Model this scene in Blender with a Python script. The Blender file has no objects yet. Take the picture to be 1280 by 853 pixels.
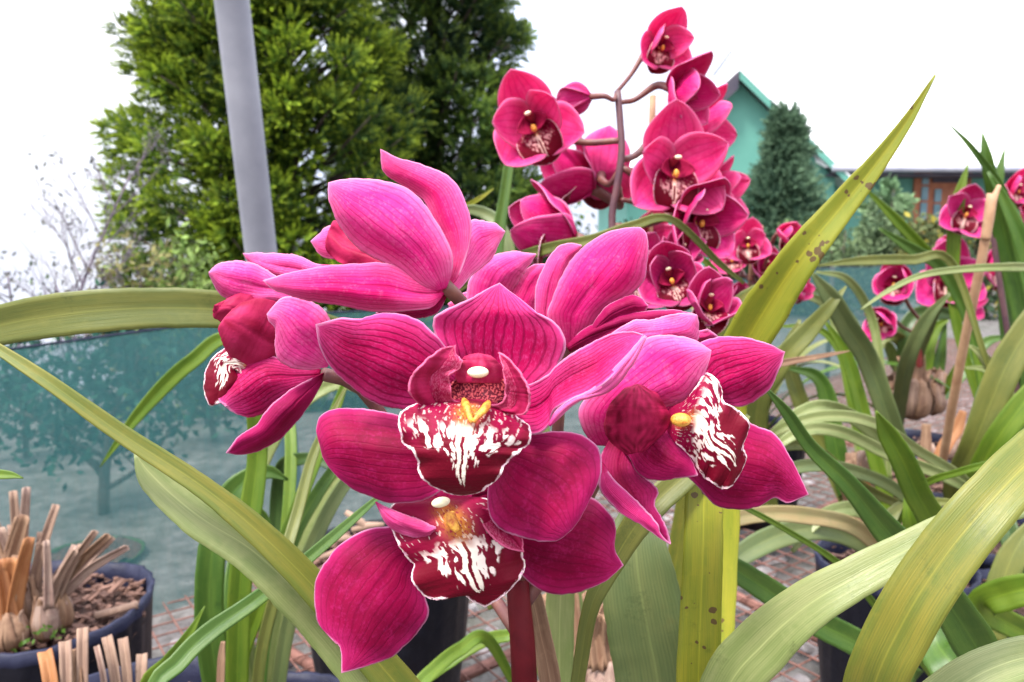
import bpy, math, random
import numpy as np
from mathutils import Vector, noise as mnoise
random.seed(7); rng = np.random.default_rng(11)
SC = bpy.context.scene; COL = SC.collection
R_ = math.radians
# ------------------------------------------------------------------ camera frame
CAM = np.array([0.0, 0.0, 0.80]); PITCH = R_(8); FPX = 1000.0
FW = np.array([0, math.cos(PITCH), -math.sin(PITCH)]); UP = np.array([0, math.sin(PITCH), math.cos(PITCH)]); RT = np.array([1.0, 0, 0])
def at(px, py, d):
    px = np.asarray(px, float); py = np.asarray(py, float); d = np.asarray(d, float)
    a = ((px-640)/FPX)[..., None]; b = ((426.5-py)/FPX)[..., None]
    return CAM + d[..., None]*(FW + a*RT + b*UP)
# ------------------------------------------------------------------ objects
class Thing:
    def __init__(s, name, label, cat, loc=(0, 0, 0), group=None):
        o = bpy.data.objects.new(name, None); COL.objects.link(o)
        o.empty_display_size = .05
        o.location = loc; o['label'] = label; o['category'] = cat
        if group: o['group'] = group
        s.o = o; s.loc = np.array(loc, float)
def tag(o, label=None, cat=None, group=None, kind=None):
    if label: o['label'] = label
    if cat: o['category'] = cat
    if group: o['group'] = group
    if kind: o['kind'] = kind
    return o
def mesh(name, V, F, mat, thing=None, parent=None, smooth=True, uv=None, attrs=None, col=None, solid=0, origin=None):
    V = np.asarray(V, float).reshape(-1, 3)
    org = thing.loc if thing is not None else (np.array(origin, float) if origin is not None else np.zeros(3))
    me = bpy.data.meshes.new(name)
    if isinstance(F, np.ndarray):
        n, k = F.shape
        me.vertices.add(len(V)); me.vertices.foreach_set('co', (V-org).ravel())
        me.loops.add(n*k); me.loops.foreach_set('vertex_index', F.ravel().astype(np.int32))
        me.polygons.add(n); me.polygons.foreach_set('loop_start', (np.arange(n)*k).astype(np.int32))
        me.update(calc_edges=True)
    else:
        me.from_pydata([tuple(p) for p in (V-org)], [], F); me.update()
    if smooth: me.polygons.foreach_set('use_smooth', np.ones(len(me.polygons), bool))
    li = np.empty(len(me.loops), np.int32); me.loops.foreach_get('vertex_index', li)
    if uv is not None:
        u = me.uv_layers.new(name='UVMap'); u.data.foreach_set('uv', np.asarray(uv, float)[li].ravel())
    if attrs:
        for k, a in attrs.items():
            at_ = me.attributes.new(k, 'FLOAT', 'POINT'); at_.data.foreach_set('value', np.asarray(a, np.float32).ravel())
    if col is not None:
        ca = me.color_attributes.new('pigment', 'FLOAT_COLOR', 'POINT')
        c4 = np.ones((len(V), 4)); c4[:, :3] = col; ca.data.foreach_set('color', c4.ravel())
    me.materials.append(mat)
    o = bpy.data.objects.new(name, me); COL.objects.link(o)
    if parent is not None: o.parent = parent
    elif thing is not None: o.parent = thing.o
    else: o.location = org
    if solid:
        m = o.modifiers.new('thickness', 'SOLIDIFY'); m.thickness = solid; m.offset = 0
    return o
def cr(P, n):
    """catmull-rom resample, chord-length spaced"""
    P = np.asarray(P, float)
    if P.ndim == 1: P = P[:, None]
    if len(P) == 2:
        t = np.linspace(0, 1, n)[:, None]; return P[0]*(1-t)+P[1]*t
    Q = np.vstack([2*P[0]-P[1], P, 2*P[-1]-P[-2]])
    out = []
    m = 14
    for i in range(1, len(Q)-2):
        t = np.linspace(0, 1, m, endpoint=False)[:, None]
        p0, p1, p2, p3 = Q[i-1], Q[i], Q[i+1], Q[i+2]
        out.append(.5*((2*p1)+(-p0+p2)*t+(2*p0-5*p1+4*p2-p3)*t*t+(-p0+3*p1-3*p2+p3)*t**3))
    out = np.vstack(out+[P[-1:]])
    s = np.r_[0, np.cumsum(np.linalg.norm(np.diff(out, axis=0), axis=1))]
    if s[-1] == 0: return np.repeat(P[:1], n, 0)
    q = np.linspace(0, s[-1], n)
    return np.stack([np.interp(q, s, out[:, k]) for k in range(out.shape[1])], 1)
def prof(p, n):
    """smooth profile through equally spaced values"""
    if np.isscalar(p): return np.full(n, float(p))
    x = np.linspace(0, len(p)-1, n); P = np.asarray(p, float)
    Q = np.r_[2*P[0]-P[1], P, 2*P[-1]-P[-2]]
    i = np.minimum(x.astype(int), len(P)-2); t = x-i
    p0, p1, p2, p3 = Q[i], Q[i+1], Q[i+2], Q[i+3]
    return .5*((2*p1)+(-p0+p2)*t+(2*p0-5*p1+4*p2-p3)*t*t+(-p0+3*p1-3*p2+p3)*t**3)
def gridF(nu, nv):
    i = np.arange(nu-1)[:, None]; j = np.arange(nv-1)[None]
    a = (i*nv+j).ravel(); return np.stack([a, a+1, a+nv+1, a+nv], 1)
def tube(pts, rad, n=10, cap=True):
    P = np.asarray(pts, float); m = len(P); rad = prof(rad, m) if not np.isscalar(rad) else np.full(m, rad)
    T = np.gradient(P, axis=0); T /= np.linalg.norm(T, axis=1)[:, None]+1e-12
    ref = np.array([0, 0, 1.]) if abs(T[0][2]) < .9 else np.array([1., 0, 0])
    a = np.cross(T[0], ref); a /= np.linalg.norm(a); V = []
    for i in range(m):
        a = a-T[i]*a.dot(T[i]); a /= np.linalg.norm(a); b = np.cross(T[i], a)
        th = np.arange(n)*2*math.pi/n
        V.append(P[i]+rad[i]*(np.cos(th)[:, None]*a+np.sin(th)[:, None]*b))
    V = np.vstack(V); F = []
    for i in range(m-1):
        for k in range(n):
            F.append((i*n+k, i*n+(k+1) % n, (i+1)*n+(k+1) % n, (i+1)*n+k))
    if cap: F.append(tuple(range(n))[::-1]); F.append(tuple((m-1)*n+k for k in range(n)))
    return V, F
def join(parts):
    V = []; F = []; o = 0
    for v, f in parts:
        V.append(np.asarray(v)); F += [tuple(int(x)+o for x in q) for q in f]; o += len(v)
    return np.vstack(V), F
def boxm(c, s, rz=0):
    c = np.array(c, float); h = np.array(s, float)/2
    v = np.array([(x, y, z) for x in (-1, 1) for y in (-1, 1) for z in (-1, 1)])*h
    if rz: ca, sa = math.cos(rz), math.sin(rz); v = np.stack([v[:, 0]*ca-v[:, 1]*sa, v[:, 0]*sa+v[:, 1]*ca, v[:, 2]], 1)
    return v+c, [(0, 1, 3, 2), (4, 6, 7, 5), (0, 4, 5, 1), (2, 3, 7, 6), (0, 2, 6, 4), (1, 5, 7, 3)]
def ell(c, r, ax=None, nu=12, nv=16):
    """ellipsoid; ax = 3x3 rows axes"""
    ax = np.eye(3) if ax is None else ax
    th = np.linspace(0, math.pi, nu)[:, None]; ph = (np.arange(nv)*2*math.pi/nv)[None]
    x = np.sin(th)*np.cos(ph)*r[0]; y = np.sin(th)*np.sin(ph)*r[1]; z = np.cos(th)*np.ones_like(ph)*r[2]
    V = np.array(c)+x[..., None]*ax[0]+y[..., None]*ax[1]+z[..., None]*ax[2]
    F = [(i*nv+k, i*nv+(k+1) % nv, (i+1)*nv+(k+1) % nv, (i+1)*nv+k) for i in range(nu-1) for k in range(nv)]
    return V.reshape(-1, 3), F
# ------------------------------------------------------------------ materials
def newmat(name):
    m = bpy.data.materials.new(name); m.use_nodes = True; nt = m.node_tree
    for n in list(nt.nodes): nt.nodes.remove(n)
    out = nt.nodes.new('ShaderNodeOutputMaterial'); b = nt.nodes.new('ShaderNodeBsdfPrincipled')
    nt.links.new(b.outputs[0], out.inputs[0]); return m, nt, b, out
def N(nt, t, **kw):
    n = nt.nodes.new(t)
    for k, v in kw.items():
        if k.startswith('i_'):
            key = k[2:]; key = int(key) if key.isdigit() else key.replace('_', ' ')
            n.inputs[key].default_value = v
        else: setattr(n, k, v)
    return n
def ramp(nt, fac, stops, interp='LINEAR'):
    r = nt.nodes.new('ShaderNodeValToRGB'); r.color_ramp.interpolation = interp
    el = r.color_ramp.elements
    while len(el) < len(stops): el.new(.5)
    for e, (p, c) in zip(el, stops): e.position = p; e.color = (*c, 1) if len(c) == 3 else c
    nt.links.new(fac, r.inputs[0]); return r
def mix(nt, fac, a, b, mode='MIX'):
    m = nt.nodes.new('ShaderNodeMix'); m.data_type = 'RGBA'; m.blend_type = mode
    for s, v in ((0, fac), (6, a), (7, b)):
        if hasattr(v, 'links') or hasattr(v, 'is_linked'): nt.links.new(v, m.inputs[s])
        else: m.inputs[s].default_value = v if s == 0 else (*v, 1)
    return m.outputs[2]
def mth(nt, op, a, b=None, c=None, clamp=False):
    m = nt.nodes.new('ShaderNodeMath'); m.operation = op; m.use_clamp = clamp
    for s, v in enumerate((a, b, c)):
        if v is None: continue
        if hasattr(v, 'is_linked'): nt.links.new(v, m.inputs[s])
        else: m.inputs[s].default_value = v
    return m.outputs[0]
def noise_tex(nt, vec, scale, detail=4, rough=.55, dist=0):
    n = N(nt, 'ShaderNodeTexNoise'); n.inputs['Scale'].default_value = scale; n.inputs['Detail'].default_value = detail
    n.inputs['Roughness'].default_value = rough; n.inputs['Distortion'].default_value = dist
    if vec is not None: nt.links.new(vec, n.inputs['Vector'])
    return n.outputs[0]
def bump(nt, b, h, strength=.3, dist=.001):
    n = N(nt, 'ShaderNodeBump'); n.inputs['Strength'].default_value = strength; n.inputs['Distance'].default_value = dist
    nt.links.new(h, n.inputs['Height']); nt.links.new(n.outputs[0], b.inputs['Normal'])
def translucent(nt, b, out, color, fac):
    t = N(nt, 'ShaderNodeBsdfTranslucent'); ms = N(nt, 'ShaderNodeMixShader'); ms.inputs[0].default_value = fac
    nt.links.new(color, t.inputs[0]); nt.links.new(b.outputs[0], ms.inputs[1]); nt.links.new(t.outputs[0], ms.inputs[2])
    nt.links.new(ms.outputs[0], out.inputs[0])
def simple(name, c1, c2, scale=20, rough=.7, bumpv=.3, bdist=.002, spec=.4, detail=5, coat=0, metal=0):
    m, nt, b, out = newmat(name); g = N(nt, 'ShaderNodeNewGeometry')
    n = noise_tex(nt, g.outputs['Position'], scale, detail)
    r = ramp(nt, n, [(.32, c1), (.68, c2)]); nt.links.new(r.outputs[0], b.inputs['Base Color'])
    b.inputs['Roughness'].default_value = rough; b.inputs['Specular IOR Level'].default_value = spec
    b.inputs['Metallic'].default_value = metal; b.inputs['Coat Weight'].default_value = coat
    if bumpv: bump(nt, b, noise_tex(nt, g.outputs['Position'], scale*3, detail), bumpv, bdist)
    return m
def petal_mat(name, face, deep, vein, edge, nv=13, vstr=.6, spec=.10, rough=.55, rimk=.62, tr=.22):
    m, nt, b, out = newmat(name)
    uv = N(nt, 'ShaderNodeUVMap'); sx = N(nt, 'ShaderNodeSeparateXYZ'); nt.links.new(uv.outputs[0], sx.inputs[0])
    g = N(nt, 'ShaderNodeNewGeometry')
    ed = N(nt, 'ShaderNodeAttribute', attribute_name='edge').outputs['Fac']       # distance to margin, cm
    W, U = sx.outputs[0], sx.outputs[1]
    # veins along the petal
    mp = N(nt, 'ShaderNodeCombineXYZ'); nt.links.new(mth(nt, 'MULTIPLY', W, 5), mp.inputs[0]); nt.links.new(mth(nt, 'MULTIPLY', U, 2.2), mp.inputs[1])
    wob = noise_tex(nt, mp.outputs[0], 1.6, 2)
    ph = mth(nt, 'MULTIPLY', mth(nt, 'ADD', W, mth(nt, 'MULTIPLY', mth(nt, 'SUBTRACT', wob, .5), .09)), nv*math.pi)
    vn = mth(nt, 'POWER', mth(nt, 'ABSOLUTE', mth(nt, 'COSINE', ph)), 14)
    mp2 = N(nt, 'ShaderNodeCombineXYZ'); nt.links.new(mth(nt, 'MULTIPLY', W, 90), mp2.inputs[0]); nt.links.new(mth(nt, 'MULTIPLY', U, 26), mp2.inputs[1])
    sp = noise_tex(nt, mp2.outputs[0], 1.0, 3, .7)
    vn = mth(nt, 'MULTIPLY', vn, mth(nt, 'MULTIPLY', sp, 1.7))
    vn = mth(nt, 'MULTIPLY', vn, vstr, clamp=True)
    big = noise_tex(nt, g.outputs['Position'], 55, 3)
    base = mix(nt, mth(nt, 'MULTIPLY', mth(nt, 'SUBTRACT', big, .35), 2.2, clamp=True), deep, face)
    # paler toward the margin, mottled
    mar = ramp(nt, mth(nt, 'ADD', ed, mth(nt, 'MULTIPLY', mth(nt, 'SUBTRACT', sp, .5), .25)), [(0, (1, 1, 1)), (.25, (.45,)*3), (.8, (0, 0, 0))]).outputs[0]
    fine = noise_tex(nt, g.outputs['Position'], 900, 2, .6); midn = noise_tex(nt, g.outputs['Position'], 190, 4, .65)
    base = mix(nt, mth(nt, 'MULTIPLY', mth(nt, 'SUBTRACT', mth(nt, 'ADD', mth(nt, 'MULTIPLY', fine, .5), mth(nt, 'MULTIPLY', midn, .5)), .50), 1.1, clamp=True), base, edge)
    base = mix(nt, mth(nt, 'MULTIPLY', mar, .42), base, edge)
    base = mix(nt, mth(nt, 'MULTIPLY', mth(nt, 'SUBTRACT', sp, .52), 1.6, clamp=True), base, edge) if vstr > .5 else base
    base = mix(nt, vn, base, vein)
    rim = ramp(nt, mth(nt, 'ADD', ed, mth(nt, 'MULTIPLY', mth(nt, 'SUBTRACT', big, .5), .14)), [(0.0, (1, 1, 1)), (.03, (.8,)*3), (.075, (0, 0, 0))]).outputs[0]
    base = mix(nt, mth(nt, 'MULTIPLY', rim, rimk), base, (.74, .34, .54))
    nt.links.new(base, b.inputs['Base Color'])
    b.inputs['Roughness'].default_value = rough; b.inputs['Specular IOR Level'].default_value = spec
    h = mth(nt, "ADD", mth(nt, "MULTIPLY", vn, -1.3), mth(nt, 'MULTIPLY', sp, .5)); bump(nt, b, h, .35, .0006)
    translucent(nt, b, out, base, tr)
    return m
M = {}

M['face'] = petal_mat('petal magenta', (.54, .003, .105), (.32, .001, .050), (.15, .0005, .028), (.80, .10, .38), vstr=.75)
M['dark'] = petal_mat('petal deep magenta', (.31, .0010, .052), (.17, .0005, .026), (.10, .0004, .015), (.62, .03, .22), vstr=.35)
M['back'] = petal_mat('petal outer pink', (.66, .020, .20), (.56, .007, .12), (.34, .002, .06), (.85, .24, .48), vstr=.5)
M['pale'] = petal_mat('petal pale pink', (.74, .06, .30), (.62, .018, .18), (.38, .004, .08), (.88, .34, .56), vstr=.5)
M['far'] = petal_mat('petal far pink', (.85, .085, .34), (.74, .030, .21), (.46, .010, .10), (.92, .36, .56), nv=7, vstr=.4, rimk=.35, tr=.42)
M['mauve'] = petal_mat('petal mauve', (.66, .04, .25), (.52, .012, .14), (.34, .006, .08), (.75, .22, .42), nv=9, vstr=.45, rimk=.4, tr=.35)
def pig_mat(name, rough=.55, transl=.10, bstr=.4):
    m, nt, b, out = newmat(name)
    c = N(nt, 'ShaderNodeAttribute', attribute_name='pigment').outputs['Color']
    g = N(nt, 'ShaderNodeNewGeometry')
    nt.links.new(c, b.inputs['Base Color']); b.inputs['Roughness'].default_value = rough
    b.inputs['Specular IOR Level'].default_value = .12
    bump(nt, b, noise_tex(nt, g.outputs['Position'], 700, 3), bstr, .0005)
    if transl: translucent(nt, b, out, c, transl)
    return m
M['lip'] = pig_mat('lip pigment')
M['foliage'] = pig_mat('foliage pigment', .6, .3, 0)
M['cap'] = simple('anther cap', (.80, .68, .42), (.88, .80, .58), 300, .35, .1)
M['callus'] = simple('callus yellow', (.45, .09, .015), (.80, .42, .06), 520, .4, .3)
M['lipdark'] = simple('lip crimson', (.16, .002, .02), (.27, .006, .045), 160, .45, .4, .0006)
M['stemred'] = simple('flower stem red', (.055, .003, .006), (.10, .006, .010), 60, .5, .2, .0005, .12)
M['stembrown'] = simple('pedicel brown', (.10, .03, .035), (.17, .065, .045), 90, .45, .2, .0005)
M['stemdark'] = simple('spike stem purple', (.075, .035, .05), (.15, .07, .07), 40, .5, .2)
M['ovary'] = simple('ovary orange red', (.45, .10, .06), (.33, .05, .07), 60, .5, .2)
def leaf_mat(name, c1, c2, c3, spots=0.0, rough=.42, tr=.25, scale=1.0, spec=.5):
    m, nt, b, out = newmat(name)
    uv = N(nt, 'ShaderNodeUVMap'); sx = N(nt, 'ShaderNodeSeparateXYZ'); nt.links.new(uv.outputs[0], sx.inputs[0])
    g = N(nt, 'ShaderNodeNewGeometry'); W, U = sx.outputs[0], sx.outputs[1]
    oi = N(nt, 'ShaderNodeObjectInfo')
    mp = N(nt, 'ShaderNodeCombineXYZ'); nt.links.new(mth(nt, 'MULTIPLY', W, 60), mp.inputs[0]); nt.links.new(mth(nt, 'MULTIPLY', U, 14), mp.inputs[1])
    nt.links.new(mth(nt, 'MULTIPLY', oi.outputs['Random'], 50), mp.inputs[2])
    st = noise_tex(nt, mp.outputs[0], .8, 4, .6)
    mp2 = N(nt, 'ShaderNodeCombineXYZ'); nt.links.new(mth(nt, 'MULTIPLY', W, 3), mp2.inputs[0]); nt.links.new(mth(nt, 'MULTIPLY', U, 6), mp2.inputs[1])
    nt.links.new(mth(nt, 'MULTIPLY', oi.outputs['Random'], 90), mp2.inputs[2])
    pat = noise_tex(nt, mp2.outputs[0], 1.0, 4, .55)
    base = mix(nt, mth(nt, 'MULTIPLY', mth(nt, 'SUBTRACT', pat, .38), 3.2, clamp=True), c1, c2)
    base = mix(nt, mth(nt, 'MULTIPLY', mth(nt, 'SUBTRACT', st, .45), 2.2, clamp=True), base, c3)
    mid = mth(nt, 'ABSOLUTE', mth(nt, 'SUBTRACT', W, .5))
    base = mix(nt, mth(nt, 'MULTIPLY', ramp(nt, mid, [(0, (1,)*3), (.035, (0,)*3)]).outputs[0], .35), base, tuple(min(1, x*1.7) for x in c2))
    mot = noise_tex(nt, g.outputs['Position'], 75, 5, .7)
    base = mix(nt, mth(nt, 'MULTIPLY', mth(nt, 'SUBTRACT', mot, .52), 3.0, clamp=True), base, c2)
    base = mix(nt, mth(nt, 'MULTIPLY', mth(nt, 'SUBTRACT', noise_tex(nt, g.outputs['Position'], 33, 6, .8), .60), 5.0, clamp=True), base, tuple(x*.55 for x in c3))
    vfine = mth(nt, 'POWER', mth(nt, 'ABSOLUTE', mth(nt, 'SINE', mth(nt, 'MULTIPLY', W, 75))), 4)
    base = mix(nt, mth(nt, 'MULTIPLY', vfine, .16), base, tuple(x*.45 for x in c3))
    if spots:
        vo = N(nt, 'ShaderNodeTexVoronoi'); nt.links.new(g.outputs['Position'], vo.inputs['Vector']); vo.inputs['Scale'].default_value = 230
        nn = noise_tex(nt, g.outputs['Position'], 42, 4, .7)
        k = mth(nt, 'MULTIPLY', mth(nt, 'LESS_THAN', vo.outputs['Distance'], mth(nt, 'MULTIPLY', mth(nt, 'SUBTRACT', nn, 1-.42*spots-.08), 3.0)), .88)
        base = mix(nt, k, base, (.10, .045, .02))
        k2 = mth(nt, 'MULTIPLY', mth(nt, 'SUBTRACT', noise_tex(nt, g.outputs['Position'], 28, 5, .75), .63), 6, clamp=True)
        base = mix(nt, mth(nt, 'MULTIPLY', k2, .55*min(1, spots)), base, (.22, .12, .025))
    nt.links.new(base, b.inputs['Base Color']); b.inputs['Roughness'].default_value = rough; b.inputs['Specular IOR Level'].default_value = spec
    bump(nt, b, st, .35, .0006); translucent(nt, b, out, base, tr); return m
M['olive'] = leaf_mat('leaf olive', (.13, .15, .028), (.20, .20, .040), (.09, .125, .03), .5)
M['yellow'] = leaf_mat('leaf yellow green', (.24, .27, .018), (.36, .33, .025), (.17, .21, .018), 1.0)
M['yolive'] = leaf_mat('leaf yellowing olive', (.135, .165, .020), (.25, .22, .028), (.10, .14, .022), .6)
M['lime'] = leaf_mat('leaf lime', (.11, .20, .012), (.18, .26, .020), (.075, .155, .010), .2, tr=.35)
M['green'] = leaf_mat('leaf green', (.055, .13, .014), (.10, .18, .022), (.04, .095, .011), .15)
M['palel'] = leaf_mat('leaf underside and sky sheen', (.20, .25, .075), (.31, .33, .13), (.14, .19, .05), .35, .35)  # pale for leaf backs, with sky reflection and brighter light painted into the colour
M['grey'] = leaf_mat('leaf grey green', (.13, .175, .06), (.18, .21, .07), (.095, .14, .045), .35, .5)
M['dull'] = leaf_mat('leaf dark green', (.035, .08, .015), (.06, .11, .02), (.025, .055, .012), .2)
M['tan'] = leaf_mat('leaf withered tan', (.34, .24, .10), (.26, .23, .09), (.42, .33, .18), .5, .6)
M['dry'] = leaf_mat('dry brown sheath', (.20, .10, .055), (.36, .22, .13), (.09, .045, .03), .6, .75, .1)
M['straw'] = leaf_mat('dry straw stub', (.25, .15, .105), (.38, .25, .175), (.10, .055, .045), .7, .75, .1)
M['orange'] = leaf_mat('dry orange sheath', (.34, .12, .035), (.46, .21, .08), (.20, .07, .03), .4, .6, .2)
M['bulb'] = leaf_mat('papery bulb', (.26, .155, .12), (.42, .29, .22), (.10, .05, .04), .3, .6, .1)
M['soil'] = simple('potting bark', (.022, .010, .008), (.11, .055, .04), 110, .9, 1, .006)
M['chip'] = simple('bark chips', (.05, .022, .016), (.20, .105, .075), 45, .85, .6, .003)
M['bag'] = simple('black plastic bag', (.004, .004, .007), (.011, .011, .017), 14, .42, .6, .004, .22)
M['rim'] = simple('navy plastic rim', (.010, .011, .028), (.026, .028, .055), 30, .5, .4, .003, .2)
M['rust'] = simple('rusty wire', (.10, .04, .03), (.24, .11, .085), 50, .8, .5, .001)
M['steel'] = simple('galvanised steel', (.18, .182, .215), (.30, .30, .335), 5, .55, .2, .0006, .4, metal=.3)
M['bamboo'] = simple('bamboo stake', (.30, .15, .08), (.46, .28, .16), 35, .6, .3, .001)
M['bark'] = simple('tree bark', (.05, .035, .028), (.12, .09, .07), 12, .9, .6, .01)
M['twig'] = simple('twig bark', (.10, .075, .11), (.16, .12, .15), 12, .9, .3, .002)
M['stone'] = simple('pale rubble', (.10, .088, .09), (.33, .30, .30), 18, .9, .8, .006)
M['wallteal'] = simple('teal painted wall', (.09, .27, .215), (.12, .33, .265), 1.2, .75, .15, .01)
M['darkwood'] = simple('dark fascia boards', (.045, .04, .06), (.08, .065, .085), 3, .7, .2, .01)
M['whiteroof'] = simple('white sheet roof', (.80, .80, .82), (.88, .88, .88), .7, .4, .1, .01)
M['doorwood'] = simple('varnished door wood', (.30, .09, .04), (.42, .15, .07), 6, .5, .2, .004)
M['glass'] = simple('window glass', (.10, .20, .24), (.22, .36, .42), 1.5, .1, 0)
M['gutter'] = simple('grey gutter', (.30, .31, .38), (.42, .42, .48), 3, .5, .1)
# ------------------------------------------------------------------ world, sun, camera
w = bpy.data.worlds.new('World'); SC.world = w; w.use_nodes = True; nt = w.node_tree
for n in list(nt.nodes): nt.nodes.remove(n)
SUN_EL, SUN_AZ = R_(62), R_(-140)      # azimuth measured from +Y clockwise: behind camera, to the left
sky = N(nt, 'ShaderNodeTexSky', sky_type='NISHITA', sun_disc=False, sun_elevation=SUN_EL, sun_rotation=SUN_AZ, air_density=1.0, dust_density=3.0)
b1 = N(nt, 'ShaderNodeBackground'); b1.inputs[1].default_value = .12; nt.links.new(sky.outputs[0], b1.inputs[0])
tc = N(nt, 'ShaderNodeTexCoord'); cn = noise_tex(nt, tc.outputs['Generated'], 2.2, 5, .5)
cc = ramp(nt, cn, [(.36, (.76, .83, 1.05)), (.60, (1.0, 1.0, 1.02))])
b2 = N(nt, 'ShaderNodeBackground'); b2.inputs[1].default_value = 1.0; nt.links.new(cc.outputs[0], b2.inputs[0])
sz = N(nt, 'ShaderNodeSeparateXYZ'); nt.links.new(tc.outputs['Generated'], sz.inputs[0])       # overcast sky: zenith brighter than horizon
nt.links.new(mth(nt, 'ADD', .52, mth(nt, 'MULTIPLY', mth(nt, 'MAXIMUM', sz.outputs[2], 0), 1.35)), b2.inputs[1])
ms = N(nt, 'ShaderNodeMixShader'); ms.inputs[0].default_value = .88
nt.links.new(b1.outputs[0], ms.inputs[1]); nt.links.new(b2.outputs[0], ms.inputs[2])
wo = N(nt, 'ShaderNodeOutputWorld'); nt.links.new(ms.outputs[0], wo.inputs[0])
L = bpy.data.lights.new('sun', 'SUN'); L.energy = 2.4; L.angle = R_(10); L.color = (1, .96, .9)
lo = bpy.data.objects.new('sun', L); COL.objects.link(lo)
sd = Vector((math.sin(SUN_AZ)*math.cos(SUN_EL), math.cos(SUN_AZ)*math.cos(SUN_EL), math.sin(SUN_EL)))
lo.rotation_euler = sd.to_track_quat('Z', 'Y').to_euler(); lo.location = (0, 0, 6)
cd = bpy.data.cameras.new('camera'); cam = bpy.data.objects.new('camera', cd); COL.objects.link(cam); SC.camera = cam
cam.location = CAM; cam.rotation_euler = (math.pi/2-PITCH, 0, 0); cd.sensor_width = 36; cd.lens = 36*FPX/1280
cd.clip_start = .01; cd.clip_end = 3000
cd.dof.use_dof = True; cd.dof.focus_distance = .30; cd.dof.aperture_fstop = 19
SC.view_settings.view_transform = 'Standard'; SC.view_settings.look = 'None'; SC.view_settings.exposure = 1.38; SC.view_settings.gamma = 1
# ------------------------------------------------------------------ petals traced on the flower, each with its own depth curve
def add_edge(V, nu, nv):
    G = V.reshape(nu, nv, 3); Lr = G[:, 0]; Rr = G[:, -1]
    B = np.vstack([Lr, Rr])
    d = np.full(len(V), 9.)
    for i in range(0, len(V), 2000):
        dd = np.linalg.norm(V[i:i+2000, None]-B[None], axis=2).min(1); d[i:i+2000] = dd
    base = np.linspace(0, 1, nu)[:, None]*np.ones((1, nv))
    d = d.reshape(nu, nv)+np.clip(.10-base, 0, 1)*.10       # no pale rim where the petal joins
    return d.ravel()*100
def petal(fl, kind, Lp, Rp, depth, mat='face', cup=0., roll=0., rip=0., ripk=9, nu=64, nv=34, solid=.0007, bow=0., label=None, seed=0, shape=2.0, colf=None):
    thing, parent = fl
    Lc = cr(Lp, nu); Rc = cr(Rp, nu)
    # the two margins keep pace with each other
    ue = np.clip(np.linspace(0, 1, nu)*4-.6, 0, 1)*np.clip((1-np.linspace(0, 1, nu))*9, 0, 1)
    for Q_, k_ in ((Lc, 3.3), (Rc, 8.1)):
        for ax_ in (0, 1): Q_[:, ax_] += ue*np.array([1.3*nz(t*.16, k_+seed, ax_*5.)+.9*nz(t*.55, k_+seed, ax_*9.) for t in range(nu)])
    D = prof(depth, nu); C = prof(cup, nu); RO = prof(roll, nu); RI = prof(rip, nu)
    v = np.linspace(-1, 1, nv); wv = (v+1)/2
    PX = Lc[:, None, 0]*(1-wv)+Rc[:, None, 0]*wv; PY = Lc[:, None, 1]*(1-wv)+Rc[:, None, 1]*wv
    u = np.linspace(0, 1, nu)[:, None]
    wid = np.linalg.norm(Rc-Lc, axis=1); wid = (wid/wid.max())[:, None]
    n1 = np.array([[mnoise.noise(Vector((a*3.1+seed*7.3, b*1.3, seed*1.7))) for b in v] for a in u[:, 0]])
    DD = D[:, None]+C[:, None]*(np.abs(v)**shape)*wid+RO[:, None]*v*wid+RI[:, None]*np.sin(ripk*u*math.pi+seed+v*.8)*np.abs(v)**3*wid+.0022*n1*wid
    # faint midrib groove
    DD = DD+.0008*np.exp(-(v/.07)**2)*wid*(1-u)
    V = at(PX, PY, DD).reshape(-1, 3)
    uv = np.stack([np.broadcast_to(wv, PX.shape).ravel(), np.broadcast_to(u, PX.shape).ravel()], 1)
    e = add_edge(V, nu, nv)
    kw = {}
    if colf is not None:
        kw['col'] = colf(uv[:, 1], uv[:, 0]*2-1, e, V)
    o = mesh(kind, V, gridF(nu, nv), M[mat], thing, parent, uv=uv, attrs={'edge': e}, solid=solid, **kw)
    if label: o['label'] = label
    return o
def nz(x, y, z=0.): return mnoise.noise(Vector((float(x), float(y), float(z))))
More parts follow.
